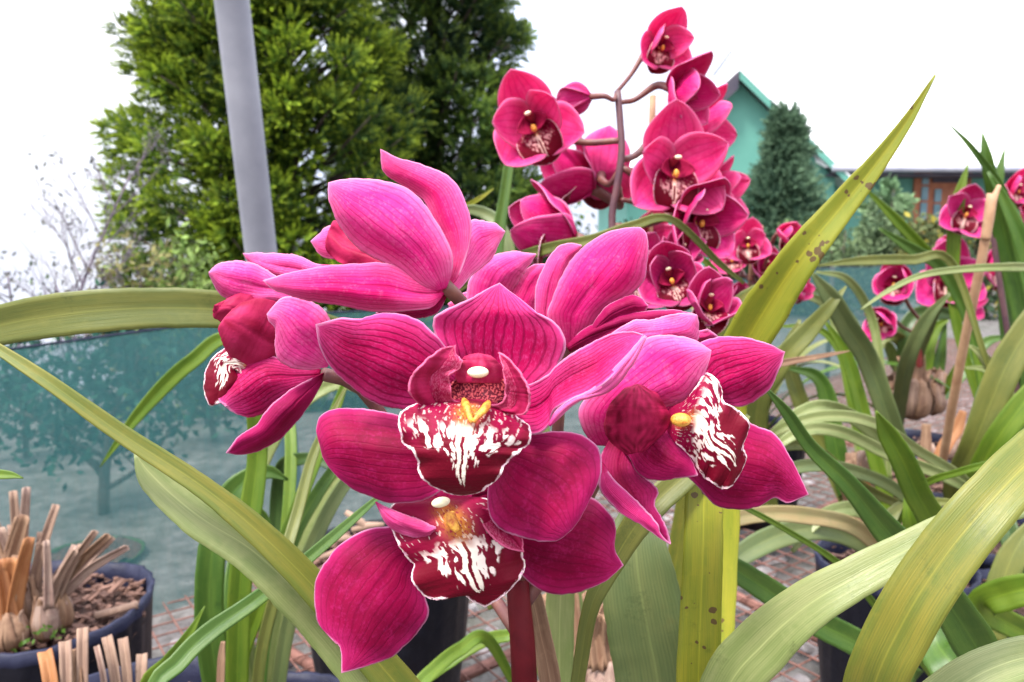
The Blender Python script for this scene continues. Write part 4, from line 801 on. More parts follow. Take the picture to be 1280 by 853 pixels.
# far right plant
fr = Thing('potted_orchid', 'potted orchid at the right edge with tall dark leaves above the gutter line', 'orchid', tuple(groundz(1300, 560, 1.45, .09)))
for pts, wd, mt in [
    ([(1300, 600, 1.4), (1285, 420, 1.4), (1262, 320, 1.4), (1248, 260, 1.38), (1238, 220, 1.36), (1232, 190, 1.35), (1228, 166, 1.35)], [22, 26, 26, 22, 16, 12, 2], 'green'),
    ([(1310, 600, 1.4), (1300, 420, 1.35), (1275, 300, 1.35), (1250, 235, 1.34), (1215, 185, 1.32), (1187, 156, 1.32)], [16, 20, 18, 12, 7, 2], 'green'),
    ([(1290, 600, 1.4), (1262, 420, 1.45), (1255, 320, 1.45), (1245, 260, 1.45), (1250, 215, 1.44), (1256, 185, 1.44)], [20, 20, 18, 16, 10, 2], 'green'),
    ([(1230, 520, 1.5), (1195, 400, 1.5), (1192, 300, 1.48), (1198, 250, 1.46), (1210, 205, 1.45)], [10, 12, 16, 16, 2], 'lime'),
    ([(1310, 620, 1.4), (1310, 420, 1.3), (1280, 310, 1.28), (1255, 250, 1.28), (1235, 215, 1.28)], [16, 22, 20, 13, 3], 'green'),
    ([(1240, 560, 1.3), (1225, 460, 1.3), (1200, 360, 1.3), (1160, 318, 1.28), (1120, 275, 1.26), (1078, 232, 1.25)], [10, 10, 12, 14, 13, 2], 'lime'),
    ([(1240, 560, 1.3), (1215, 420, 1.3), (1180, 340, 1.28), (1140, 312, 1.26), (1098, 285, 1.25)], [10, 10, 14, 15, 3], 'green'),
    ([(1330, 700, 1.0), (1240, 470, 1.0), (1190, 330, 1.0), (1140, 325, .98), (1080, 326, .96), (1022, 332, .95)], [6, 6, 10, 13, 13, 2], 'olive'),
    ([(1330, 336, .9), (1265, 334, .86), (1200, 337, .85), (1150, 345, .84), (1110, 364, .83), (1076, 387, .82)], [10, 11, 9, 8, 6, 2], 'palel'),
    ([(1200, 660, 1.1), (1190, 610, 1.05), (1215, 560, 1.0), (1240, 500, .98), (1262, 450, .97), (1300, 390, .96), (1340, 340, .96)], [14, 20, 28, 36, 38, 32, 10], 'olive'),
    ([(1215, 680, 1.1), (1212, 620, 1.0), (1240, 560, .95), (1275, 510, .93), (1320, 450, .92)], [12, 18, 28, 30, 12], 'lime'),
    ([(1205, 660, 1.1), (1225, 620, 1.05), (1245, 590, 1.0), (1275, 560, .98), (1310, 535, .97)], [10, 14, 22, 24, 6], 'lime'),
    ([(1200, 660, 1.1), (1212, 560, 1.15), (1245, 470, 1.2), (1275, 430, 1.2), (1300, 470, 1.2)], [12, 20, 26, 24, 10], 'dull'),
    ([(1260, 520, 1.15), (1245, 470, 1.15), (1228, 445, 1.12), (1212, 432, 1.12)], [14, 18, 12, 3], 'palel'),
    ([(1275, 530, 1.2), (1255, 480, 1.2), (1230, 462, 1.2), (1206, 460, 1.2)], [10, 12, 8, 2], 'palel')]:
    leaf(fr, pts, wd, mt, fold=.13)
for (px, py, d, r, fc_, op, sd) in [(1274, 236, 1.35, 26, (.2, 0, .8), .5, 61), (1290, 262, 1.4, 24, (.3, -.2, .8), .5, 62)]:
    gflower(fr, px, py, d, r, fc_, op, 0, (1262, 270, 1.4), 'far', sd, None, 0)
stem(fr, 'flower_stem', pxpts([(1280, 252, 1.4), (1255, 262, 1.4), (1240, 275, 1.4), (1260, 420, 1.42), (1290, 600, 1.45)]), .005, 'stemdark')
b2_ = groundz(1240, 625, 1.28, .30); pot(fr, b2_-[0, 0, .21], .12, .235, seed=24)
bulb(fr, 1205, 640, 1.16, 20, 28, 'dry', seed=61, stubs=3, h=40, smat='orange', w=14)
# nearer right plants
r1 = Thing('potted_orchid', 'potted orchid with pale arching leaves sprawling just right of the right flower', 'orchid', tuple(groundz(1100, 690, 1.1, .09)))
for pts, wd, mt in [
    ([(1150, 640, 1.05), (1110, 520, 1.0), (1085, 450, .98), (1060, 410, .95), (1038, 372, .93), (1014, 340, .92)], [24, 26, 26, 26, 24, 3], 'grey'),
    ([(960, 640, 1.0), (945, 520, .98), (975, 455, .95), (1012, 412, .94), (1040, 380, .93), (1058, 358, .93)], [26, 26, 26, 24, 14, 2], 'olive'),
    ([(1150, 640, 1.0), (1130, 580, .95), (1085, 535, .9), (1040, 510, .86), (1005, 515, .84), (970, 545, .84), (940, 590, .86)], [14, 17, 18, 17, 18, 18, 8], 'palel'),
    ([(1260, 660, 1.0), (1205, 600, .93), (1150, 565, .88), (1095, 530, .84), (1040, 520, .82), (985, 532, .82), (940, 560, .84)], [5, 12, 13, 14, 15, 14, 5], 'palel'),
    ([(1250, 640, .95), (1190, 600, .9), (1120, 572, .86), (1050, 540, .82), (1000, 540, .8), (950, 575, .8)], [6, 14, 15, 16, 16, 5], 'palel'),
    ([(1190, 690, .95), (1130, 620, .9), (1070, 590, .86), (1010, 582, .84), (960, 600, .84), (910, 640, .85)], [10, 15, 16, 16, 15, 5], 'grey'),
    ([(1170, 650, 1.0), (1080, 610, .9), (1020, 562, .86), (980, 558, .85), (940, 570, .85)], [8, 13, 14, 12, 3], 'olive'),
    ([(1130, 700, 1.0), (1090, 560, 1.0), (1060, 450, 1.0), (1030, 400, 1.0)], [16, 18, 16, 3], 'lime'),
    ([(1060, 620, 1.1), (1045, 560, 1.1), (1035, 500, 1.1), (1020, 470, 1.1), (985, 460, 1.1)], [22, 24, 22, 16, 4], 'green'),
    ([(1065, 640, 1.1), (1030, 560, 1.12), (1000, 500, 1.12), (985, 440, 1.12), (1000, 400, 1.12)], [20, 22, 20, 16, 4], 'olive'),
    ([(1100, 640, 1.1), (1080, 560, 1.15), (1066, 500, 1.15), (1050, 440, 1.15), (1020, 410, 1.15), (975, 408, 1.15)], [14, 16, 14, 10, 8, 3], 'lime'),
    ([(1080, 600, 1.3), (1060, 480, 1.3), (1040, 395, 1.3), (1010, 370, 1.28), (965, 372, 1.26)], [10, 11, 11, 10, 3], 'palel'),
    ([(1110, 600, 1.35), (1102, 480, 1.35), (1090, 400, 1.35), (1060, 350, 1.32), (1020, 340, 1.3)], [10, 11, 11, 10, 3], 'palel'),
    ([(1100, 600, 1.35), (1098, 500, 1.35), (1075, 420, 1.35), (1040, 372, 1.34), (1000, 360, 1.3)], [10, 12, 12, 10, 3], 'grey'),
    ([(930, 460, .9), (960, 457, .9), (1000, 450, .9), (1040, 443, .9), (1062, 439, .9)], [10, 10, 8, 5, 1], 'dry'),
    ([(1180, 740, .70), (1168, 660, .68), (1148, 620, .66), (1128, 575, .64), (1108, 540, .63), (1095, 514, .62)], [36, 34, 32, 30, 24, 2], 'lime'),
    ([(1270, 900, .62), (1215, 800, .58), (1160, 720, .55), (1110, 665, .53), (1060, 605, .51), (1014, 560, .50), (984, 517, .49), (956, 484, .48)], [50, 52, 44, 36, 24, 18, 15, 3], 'green'),
    ([(1180, 760, .8), (1150, 700, .78), (1138, 650, .76), (1131, 618, .76)], [30, 28, 20, 2], 'lime'),
    ([(1300, 800, .8), (1230, 760, .75), (1260, 742, .72), (1300, 735, .7)], [30, 34, 40, 36], 'lime'),
    ([(1240, 900, .60), (1190, 830, .62), (1170, 800, .64), (1160, 740, .66)], [60, 60, 44, 4], 'green'),
    ([(1145, 850, .64), (1075, 806, .62), (1010, 772, .60), (955, 735, .58), (905, 705, .56), (860, 690, .55)], [28, 34, 34, 32, 28, 10], 'green'),
    ([(1180, 860, .7), (1103, 768, .64), (1052, 708, .60), (985, 664, .57), (938, 638, .55), (910, 625, .55)], [12, 9, 8, 7, 7, 3], 'lime'),
    ([(1150, 780, .9), (1115, 705, .85), (1070, 660, .80), (1010, 645, .76), (950, 643, .74), (900, 655, .73), (860, 680, .73)], [10, 18, 21, 21, 20, 20, 8], 'tan'),
    ([(1130, 760, .95), (1090, 690, .9), (1035, 662, .86), (980, 668, .82), (930, 692, .80), (890, 730, .79)], [14, 24, 28, 30, 28, 10], 'grey'),
    ([(1130, 780, .95), (1120, 690, .9), (1080, 640, .88), (1030, 645, .85), (990, 690, .84)], [12, 20, 20, 18, 5], 'palel'),
    ([(1240, 640, .9), (1180, 628, .9), (1130, 635, .9), (1090, 680, .9), (1080, 740, .95)], [6, 10, 20, 20, 8], 'olive'),
    ([(1320, 560, .7), (1260, 575, .72), (1200, 590, .75), (1150, 610, .8), (1120, 660, .9)], [9, 9, 9, 9, 5], 'lime'),
    ([(1290, 720, .9), (1270, 690, .9), (1255, 640, .92), (1262, 600, .95)], [30, 26, 22, 3], 'dull'),
    ([(1240, 800, .85), (1250, 740, .85), (1268, 690, .85), (1300, 640, .85)], [30, 34, 30, 5], 'olive')]:
    leaf(r1, pts, wd, mt, fold=.13, seed=pts[0][1])
b3 = groundz(1118, 705, 1.16, .30); pot(r1, b3-[0, 0, .21], .105, .235, seed=26)
bulb(r1, 1075, 652, 1.06, 16, 32, 'dry', seed=71, stubs=4, h=70, smat='dry', w=22, lean=-.15); bulb(r1, 1120, 660, 1.06, 20, 30, 'bulb', seed=72, stubs=3, h=60, smat='dry', w=20)
leaf(r1, [(1090, 650, 1.04), (1080, 610, 1.04), (1062, 585, 1.04)], [18, 18, 6], 'orange', name='dead_leaf')
# pot with cut orange stubs
r2 = Thing('potted_orchid', 'trimmed orchid with an orange dry sheath in a dark pot beside the leaning stake', 'orchid', tuple(groundz(1180, 575, 1.5, .09)))
b4 = groundz(1178, 575, 1.55, .30); pot(r2, b4-[0, 0, .21], .13, .235, seed=28, nchip=150)
leaf(r2, [(1168, 590, 1.42), (1180, 560, 1.42), (1196, 535, 1.42), (1204, 514, 1.42)], [16, 16, 15, 8], 'orange', name='leaf_stub')
leaf(r2, [(1155, 590, 1.42), (1157, 560, 1.42), (1158, 530, 1.42)], [14, 13, 10], 'dry', name='leaf_stub')
bulb(r2, 1195, 560, 1.5, 14, 18, 'bulb', seed=81, stubs=2, h=30); bulb(r2, 1160, 585, 1.45, 14, 18, 'dry', seed=82, stubs=2, h=30)
# ---- leaning stake
stk = Thing('bamboo_stake', 'long thin brown stake leaning in front of the right hand flowers', 'stake', tuple(at(1178, 590, 1.18)))
stem(stk, 'stake', pxpts([(1240, 242, 1.0), (1228, 320, 1.02), (1205, 430, 1.08), (1190, 510, 1.13), (1176, 592, 1.2)]), [.0058, .0058, .006, .006], 'bamboo')
stem(stk, 'broken_tip', pxpts([(1249, 232, 1.0), (1240, 256, 1.0), (1232, 300, 1.01)]), [.0025, .0055, .0055], 'bamboo')
# ---- bags in the middle distance
g1 = Thing('grow_bag', 'black grow bag full of bark standing behind the lowest flower', 'grow bag', tuple(groundz(484, 690, 1.2, .09)), group='black grow bags of bark')
p_ = groundz(484, 690, 1.2, .09); pot(g1, p_, .126, .235, seed=31, nchip=170, rim='bag')
for k, (x0, y0, x1, y1) in enumerate([(432, 632, 470, 662), (420, 668, 445, 666), (440, 655, 480, 648), (400, 690, 440, 680)]):
    V, F = tube(pxpts([(x0, y0+8, 1.16), ((x0+x1)/2, (y0+y1)/2+6, 1.16), (x1, y1+8, 1.16)]), [.004, .006, .003], 7); mesh('dead_leaf', V, F, M['straw'], g1)
g3 = Thing('grow_bag', 'black grow bag in the right corner under the big crossing leaves', 'grow bag', tuple(groundz(1270, 760, 1.0, .09)), group='black grow bags of bark')
pot(g3, groundz(1290, 760, 1.05, .09), .11, .22, seed=35, nchip=60)
# ================================================================== SETTING
def net_xy(t): return np.array([-.756+t*2.05, 1.4+t*2.2])
NT0, NT1 = -.45, 1.75
ndir = norm([2.05, 2.2, 0]); nnrm = np.array([-ndir[1], ndir[0], 0])     # beyond the net
def gz(x, y):
    r = np.hypot(x, y); ang = np.arctan2(x, y)                      # 0 ahead, + right
    side = np.clip((.22-ang)/.35, 0, 1); side = side*side*(3-2*side)
    behind = (y < 0)
    fall = np.clip(r-3.2, 0, None)*.175*side+np.clip(r-3.2, 0, None)*.012*(1-side)
    h = -fall*np.where(behind, .2, 1)
    h = h+.03*np.sin(x*1.3+.5)*np.cos(y*1.1)*np.clip(r/4-.4, 0, 1)
    return h
rad = np.r_[0, .25*1.075**np.arange(0, 112)]; rad = rad[rad < 700]; nt_ = 220
th = np.arange(nt_)*2*math.pi/nt_
V = [(0, 0, 0)]+[(math.sin(t)*r, math.cos(t)*r, float(gz(np.array(math.sin(t)*r), np.array(math.cos(t)*r)))) for r in rad[1:] for t in th]
F = [(0, 1+(i+1) % nt_, 1+i) for i in range(nt_)]
for k in range(len(rad)-2):
    for i in range(nt_):
        a = 1+k*nt_+i; b = 1+k*nt_+(i+1) % nt_; F.append((a, b, b+nt_, a+nt_))
m, nt, b, out = newmat('ground'); g = N(nt, 'ShaderNodeNewGeometry')
n1 = noise_tex(nt, g.outputs['Position'], 1.1, 6, .65); n2 = noise_tex(nt, g.outputs['Position'], 16, 6, .75); n3 = noise_tex(nt, g.outputs['Position'], 90, 4, .7)
c1 = ramp(nt, n2, [(.3, (.035, .03, .028)), (.46, (.10, .088, .085)), (.60, (.17, .155, .15)), (.72, (.30, .28, .27))])
c2 = ramp(nt, n1, [(.42, (0, 0, 0)), (.62, (1, 1, 1))])
cc_ = mix(nt, mth(nt, 'MULTIPLY', c2.outputs[0], .30), c1.outputs[0], (.05, .075, .03)); nt.links.new(cc_, b.inputs['Base Color']); b.inputs['Roughness'].default_value = .95
bump(nt, b, mth(nt, 'ADD', n2, mth(nt, 'MULTIPLY', n3, .4)), .9, .02); M['ground'] = m
o = mesh('ground', V, F, m); o['kind'] = 'structure'
# rubble under the mesh
ps = []; rr = random.Random(4)
for k in range(1500):
    x, y = rr.uniform(-1.3, 2.4), rr.uniform(.5, 4.2)
    if (np.array([x, y])-net_xy(0)).dot(nnrm[:2]) > -.04: continue
    s = rr.choice([.012, .018, .025, .035])*rr.uniform(.7, 1.3)
    v, f = ell((0, 0, 0), (s, s*rr.uniform(.6, 1), s*rr.uniform(.4, .7)), None, 5, 7)
    v = v*(1+.35*np.array([[nz(p[0]*60+k, p[1]*60, p[2]*60)] for p in v])); a = rr.uniform(0, 6)
    v = np.stack([v[:, 0]*math.cos(a)-v[:, 1]*math.sin(a)+x, v[:, 0]*math.sin(a)+v[:, 1]*math.cos(a)+y, v[:, 2]+float(gz(np.array(x), np.array(y)))+.004], 1); ps.append((v, f))
V, F = join(ps); o = mesh('rubble', V, F, M['stone'], smooth=False); o['kind'] = 'stuff'
tag(o, 'pale broken stones scattered under the rusty mesh', 'rubble')
# rusty mesh floor
bench = Thing('wire_mesh_floor', 'rusty wire mesh laid over pale rubble with the pots standing on it', 'wire mesh', (0, .3, .0))
ps = []; z0 = .085; SP = .042; ca, sa = math.cos(.62), math.sin(.62)
def clipseg(p, q):
    # keep the camera side of the net line
    o_ = np.append(net_xy(0), 0)[:2]-nnrm[:2]*.03
    def s(a): return (a-o_).dot(nnrm[:2])
    a, b = s(p), s(q)
    if a > 0 and b > 0: return None
    if a > 0: p = p+(q-p)*a/(a-b)
    elif b > 0: q = q+(p-q)*b/(b-a)
    return p, q
def clipbox(p, q):
    d = q-p; t0, t1 = 0., 1.
    for ax, lo_, hi_ in ((0, -1.7, 3.4), (1, .25, 5.2)):
        if abs(d[ax]) < 1e-9: continue
        a, b = (lo_-p[ax])/d[ax], (hi_-p[ax])/d[ax]
        if a > b: a, b = b, a
        t0, t1 = max(t0, a), min(t1, b)
    return None if t0 >= t1 else (p+d*t0, p+d*t1)
for dirn in (0, 1):
    D_ = np.array([ca, sa]) if dirn == 0 else np.array([-sa, ca]); E_ = np.array([-sa, ca]) if dirn == 0 else np.array([ca, sa])
    for k in range(-120, 160):
        c = np.array([.8, 2.5])+E_*k*SP; r = clipbox(c-D_*6, c+D_*6)
        if r is None: continue
        r = clipseg(*r)
        if r is None: continue
        p, q = r; n = max(2, int(np.linalg.norm(q-p)/.12)+1)
        P = [np.array([*(p+(q-p)*i/(n-1)), z0+dirn*.0035+.004*nz((p+(q-p)*i/(n-1))[0]*2.5, (p+(q-p)*i/(n-1))[1]*2.5)]) for i in range(n)]
        ps.append(tube(P, .0017, 5))
V, F = join(ps); mesh('wire_grid', V, F, M['rust'], bench)
for (a, b_) in [((-1.7, .75), (1.0, 3.1)), ((-.9, .5), (2.6, 3.6)), ((-1.2, 1.0), (-.2, .3)), ((.1, 2.1), (1.0, .6)), ((1.0, 2.9), (2.0, 1.3)), ((-.55, 1.45), (.5, .5))]:
    r = clipseg(np.array(a, float), np.array(b_, float))
    if r is None: continue
    P = np.linspace([*r[0], z0-.014], [*r[1], z0-.014], 12); V, F = tube(P, .010, 8); mesh('frame_bar', V, F, M['rust'], bench)
# bits of straw on the mesh
for k, (x0, y0, x1, y1, d_) in enumerate([(240, 830, 350, 828, 1.05), (300, 838, 345, 826, 1.05)]):
    V, F = tube(pxpts([(x0, y0, d_*1.12), ((x0+x1)/2, (y0+y1)/2-1, d_*1.12), (x1, y1, d_*1.12)]), [.003, .004, .003], 7)
    o = mesh('straw_piece', V, F, M['straw']); tag(o, ['long pale straw lying on the mesh below the leaf clump', 'short pale straw crossing the long one on the mesh'][k], 'straw', 'straws lying on the mesh')
# ---- shade netting
m, nt, b, out = newmat('teal shade cloth'); g = N(nt, 'ShaderNodeNewGeometry'); uv = N(nt, 'ShaderNodeUVMap'); sx = N(nt, 'ShaderNodeSeparateXYZ'); nt.links.new(uv.outputs[0], sx.inputs[0])
wx = mth(nt, 'ABSOLUTE', mth(nt, 'SINE', mth(nt, 'MULTIPLY', sx.outputs[0], 900))); wy = mth(nt, 'ABSOLUTE', mth(nt, 'SINE', mth(nt, 'MULTIPLY', sx.outputs[1], 620)))
wv = mth(nt, 'MAXIMUM', mth(nt, 'POWER', wx, 3), mth(nt, 'MULTIPLY', mth(nt, 'POWER', wy, 3), .8))
big = noise_tex(nt, g.outputs['Position'], 3, 3); cmb = N(nt, 'ShaderNodeCombineXYZ'); nt.links.new(mth(nt, 'MULTIPLY', sx.outputs[0], 40), cmb.inputs[0]); nt.links.new(mth(nt, 'MULTIPLY', sx.outputs[1], 5), cmb.inputs[1])
strk = noise_tex(nt, cmb.outputs[0], 1.5, 3)
fold = mth(nt, 'MULTIPLY', ramp(nt, sx.outputs[1], [(.10, (0, 0, 0)), (.50, (1, 1, 1))]).outputs[0], .13)      # cloth doubled over at the top
al = mth(nt, 'ADD', mth(nt, 'MULTIPLY', wv, .40), mth(nt, 'ADD', fold, mth(nt, 'ADD', .17, mth(nt, 'MULTIPLY', strk, .26))), clamp=True)
cl = mix(nt, big, (.045, .155, .16), (.08, .22, .215)); nt.links.new(cl, b.inputs['Base Color']); b.inputs['Roughness'].default_value = .6
tl = N(nt, 'ShaderNodeBsdfTranslucent'); nt.links.new(cl, tl.inputs[0]); m1 = N(nt, 'ShaderNodeMixShader'); m1.inputs[0].default_value = .4
nt.links.new(b.outputs[0], m1.inputs[1]); nt.links.new(tl.outputs[0], m1.inputs[2])
tp = N(nt, 'ShaderNodeBsdfTransparent'); m2 = N(nt, 'ShaderNodeMixShader'); nt.links.new(al, m2.inputs[0]); nt.links.new(tp.outputs[0], m2.inputs[1]); nt.links.new(m1.outputs[0], m2.inputs[2]); nt.links.new(m2.outputs[0], out.inputs[0])
M['net'] = m
fence = Thing('shade_net_fence', 'low teal shade net stretched along the back of the pots', 'netting fence', tuple([*net_xy(0), .07]))
nx, nz_ = 220, 14; V = np.zeros((nx, nz_, 3)); UVn = np.zeros((nx, nz_, 2)); TOP = .605
for i in range(nx):
    t = NT0+(NT1-NT0)*i/(nx-1); p = net_xy(t); s = t*3.007
    for j in range(nz_):
        h = j/(nz_-1); sag = .010*math.sin(s*4.3)*h
        off = .014*nz(s*2.6, h*1.4, 3)+.008*nz(s*9, h*2, 5)
        V[i, j] = [p[0]+nnrm[0]*off, p[1]+nnrm[1]*off, .05+(TOP-.05+sag)*h]; UVn[i, j] = (s, h*.55)
mesh('net_panel', V.reshape(-1, 3), gridF(nx, nz_), M['net'], fence, uv=UVn.reshape(-1, 2))
P = V[:, -1, :]+[0, 0, .002]; Vt, Ft = tube(P[::4], .0022, 6); mesh('top_cord', Vt, Ft, M['rim'], fence)
for t in (-.3, .42, 1.15, 1.7):
    p = net_xy(t)+nnrm[:2]*.03; Vt, Ft = tube([(p[0], p[1], -.2), (p[0], p[1], .3), (p[0], p[1], TOP+.01)], .012, 10); mesh('fence_post', Vt, Ft, M['bark'], fence)
# ---- galvanised pole
pole = Thing('metal_pole', 'grey galvanised pole leaning slightly left in front of the bright conifer', 'pole', tuple(at(327, 420, 1.7)))
ptop, pbot = at(285, -40, 1.55), at(327, 322, 1.72); dv = (pbot-ptop)/np.linalg.norm(pbot-ptop); pend = pbot+dv*((pbot[2]+.15)/-dv[2]); ptop2 = ptop-dv*.8
Vt, Ft = tube(np.linspace(ptop2, pend, 24), .0335, 28); mesh('post_tube', Vt, Ft, M['steel'], pole)
pass
# ---- dark plastic pot seen through the net
bp = Thing('plant_pot', 'dark pot standing beyond the netting behind the cut back orchid', 'pot', tuple(groundz(125, 700, 2.0, 0)))
c = groundz(120, 720, 1.95, 0); 
pot(bp, c, .11, at(120, 690, 1.95)[2], seed=44, mat='dull', rim='dull', chips=False, floppy=.0)
# ================================================================== trees
def quads_mesh(name, C, A, B, col, mat, thing, parent=None):
    """rhomb leaflets: centre C, half length A, half width B"""
    n = len(C); V = np.empty((n, 4, 3)); V[:, 0] = C-A; V[:, 1] = C+B; V[:, 2] = C+A; V[:, 3] = C-B
    F = np.arange(n*4).reshape(n, 4); return mesh(name, V.reshape(-1, 3), F, mat, thing, parent, smooth=False, col=np.repeat(col, 4, 0))
def unit(a): return a/(np.linalg.norm(a, axis=-1, keepdims=True)+1e-9)
def conifer(name, label, base, H, R0, nplume, seed, colA, colB, colT, nfan=34, nleaf=16, leafL=.042, leafW=.011, plumeL=.62, cone=.9, az=None, shape=None, group=None, fan=.16, up=.55, bumpy=.09):
    rg = np.random.default_rng(seed); base = np.array(base, float)
    t = Thing(name, label, 'tree', tuple(base), group)
    Vt, Ft = tube([base+[0, 0, -.3], base+[.03, 0, H*.4], base+[0, .02, H*.95]], [R0*.09, R0*.07, .01], 10); mesh('trunk', Vt, Ft, M['bark'], t)
    Cs, As, Bs, cs = [], [], [], []
    limbs = []
    for k in range(nplume):
        h = rg.random()**.85; a = rg.uniform(0, 2*math.pi) if az is None else rg.normal(az, 1.15)
        rr_ = R0*(shape(h) if shape else (1-h)**cone); rr_ *= (1+.16*math.sin(3*a+seed)+rg.normal(0, bumpy))*(.62 if rg.random() < .15 else 1)
        z = H*(.02+.96*h)
        out_ = np.array([math.cos(a), math.sin(a), 0]); dirv = unit(out_*1.0+np.array([0, 0, up+rg.normal(0, .15)]))
        L_ = min(plumeL*rg.uniform(.7, 1.25), rr_+.15); tip = base+out_*rr_+np.array([0, 0, z]); st = tip-dirv*L_
        limbs.append(([base[0], base[1], max(base[2], st[2]-.25)], st, tip-dirv*L_*.15))
        tone = rg.random()**1.2
        cbase = colA*(1-tone)+colB*tone
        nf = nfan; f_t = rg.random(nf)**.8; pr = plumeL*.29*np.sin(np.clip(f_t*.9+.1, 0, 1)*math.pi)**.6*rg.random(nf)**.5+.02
        e1 = unit(np.cross(dirv, [0, 0, 1.])); e2 = np.cross(e1, dirv); aa = rg.random(nf)*2*math.pi
        rad_ = np.cos(aa)[:, None]*e1+np.sin(aa)[:, None]*e2
        fc = st+dirv*(L_*f_t)[:, None]+rad_*pr[:, None]
        fd = unit(dirv*.9+rad_*rg.uniform(.3, 1.1, nf)[:, None]+rg.normal(0, .22, (nf, 3)))   # fan axis
        fn = unit(np.cross(fd, rg.normal(0, 1, (nf, 3)))); fs = np.cross(fd, fn)
        u = np.linspace(0, 1, nleaf); sgn = np.where(np.arange(nleaf) % 2 == 0, 1., -1.)
        sc = rg.uniform(.7, 1.25, nf)
        for q in range(nleaf):
            ln = leafL*(1.15-.75*u[q])*sc; ld = unit(fd*.75+fs*sgn[q]*(.9-.5*u[q])+fn*rg.normal(0, .18, (nf, 1)))
            c = fc+fd*(fan*u[q]*sc)[:, None]+ld*(ln*.5)[:, None]
            Cs.append(c); As.append(ld*ln[:, None]*.62); Bs.append(unit(np.cross(ld, fn+rg.normal(0, .5, (nf, 3))))*(leafW*sc*.5)[:, None])
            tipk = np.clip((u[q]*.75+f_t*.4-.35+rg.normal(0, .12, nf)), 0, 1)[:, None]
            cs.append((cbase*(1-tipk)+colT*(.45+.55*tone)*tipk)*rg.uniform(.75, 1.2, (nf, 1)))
    ps = [tube([np.array(a), np.array(b), np.array(c)], [.018*R0, .012*R0, .003], 5) for a, b, c in limbs]
    V_, F_ = join(ps); mesh('branches', V_, F_, M['bark'], t)
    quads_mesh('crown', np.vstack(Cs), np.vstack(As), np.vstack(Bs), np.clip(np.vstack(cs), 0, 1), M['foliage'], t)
    return t
A_ = np.array
def tree_base(px, d): p = at(px, 300, d); return (p[0], p[1], float(gz(A_(p[0]), A_(p[1]))))
bx, by, bz = tree_base(352, 5.6)
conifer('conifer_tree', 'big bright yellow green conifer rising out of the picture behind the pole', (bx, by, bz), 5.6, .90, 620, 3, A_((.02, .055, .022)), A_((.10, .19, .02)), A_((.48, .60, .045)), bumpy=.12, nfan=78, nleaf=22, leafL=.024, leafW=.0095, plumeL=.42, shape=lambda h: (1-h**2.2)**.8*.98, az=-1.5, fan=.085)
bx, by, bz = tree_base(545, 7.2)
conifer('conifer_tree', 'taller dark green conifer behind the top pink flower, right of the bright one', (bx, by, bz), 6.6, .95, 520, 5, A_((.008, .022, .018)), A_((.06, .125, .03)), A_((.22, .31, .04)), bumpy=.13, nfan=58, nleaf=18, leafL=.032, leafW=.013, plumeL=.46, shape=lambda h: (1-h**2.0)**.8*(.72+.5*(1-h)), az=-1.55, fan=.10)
bx, by, bz = tree_base(975, 9.0)
conifer('conifer_tree', 'small dark bushy conifer in front of the green gabled house', (bx, by, bz-.1), at(965, 128, 9.0)[2]-bz-.05, .50, 170, 9, A_((.05, .11, .075)), A_((.09, .17, .11)), A_((.18, .28, .16)), nfan=40, nleaf=16, leafL=.055, leafW=.015, plumeL=.42, shape=lambda h: 1.25*(1-h**1.6)**.9*(.75+.25*math.sin(3*h)), az=-1.6, fan=.16, up=.9)
# ---- bare shrub and saplings
def twiggy(name, label, base, H, seed, lean=(0, 0), mat='twig', leafy=0, leafcol=None, spread=.75, depth=4, r0=.016, group=None, leafs=.02, cat='shrub', droop=0., nb=7, lr=.06):
    rr = random.Random(seed); t = Thing(name, label, cat, tuple(base), group); segs = []; tips = []
    def grow(p, dv_, L_, r, lev):
        n = 5; pts = [p]; d_ = dv_
        for i in range(n):
            d_ = norm(d_+np.array([rr.gauss(0, .10), rr.gauss(0, .10), rr.gauss(0, .06)+(.05 if lev else 0)])); pts.append(pts[-1]+d_*L_/n)
        segs.append(tube(cr(np.array(pts), 8), [r, r*.75, r*.35], 5 if lev else 8))
        if lev >= depth-1: tips.extend(pts[1:]); 
        if lev < depth:
            for k in range(nb if lev == 0 else 4):
                f = rr.uniform(.25, .98) if lev else .22+.76*k/nb+rr.uniform(-.03, .03); idx = min(n-1, int(f*n)); q = pts[idx]+(pts[idx+1]-pts[idx])*(f*n-idx)
                a = rr.uniform(0, 6.283); side = np.array([math.cos(a), math.sin(a), 0]); nd = norm(d_*(1-spread*.6)+side*spread+np.array([0, 0, .1-droop]))
                grow(q, nd, L_*(.42 if lev == 0 else .55)*rr.uniform(.7, 1.2)*(1.1-.5*f), max(.0012, r*.45*(1.2-f*.6)), lev+1)
    grow(np.array(base, float), norm([lean[0], lean[1], 1]), H, r0, 0)
    V_, F_ = join(segs[:1]); mesh('trunk', V_, F_, M[mat], t); V_, F_ = join(segs[1:]); mesh('branches', V_, F_, M[mat], t)
    if leafy:
        rg = np.random.default_rng(seed); T = np.array(tips); idx = rg.integers(0, len(T), leafy); C = T[idx]+rg.normal(0, lr, (leafy, 3)); ld = unit(rg.normal(0, 1, (leafy, 3))); s = rg.uniform(.6, 1.3, (leafy, 1))*leafs
        Bv = unit(np.cross(ld, rg.normal(0, 1, (leafy, 3))))*s*.22; cc = A_(leafcol[0])*(1-rg.random((leafy, 1)))+A_(leafcol[1])*rg.random((leafy, 1))
        quads_mesh('leaves', C, ld*s*.5, Bv, np.clip(cc, 0, 1), M['foliage'], t)
    return t
def base_on(px, d): p = at(px, 300, d); return (p[0], p[1], float(gz(A_(p[0]), A_(p[1]))))
def hgt(base, py, d): return at(640, py, d)[2]-base[2]
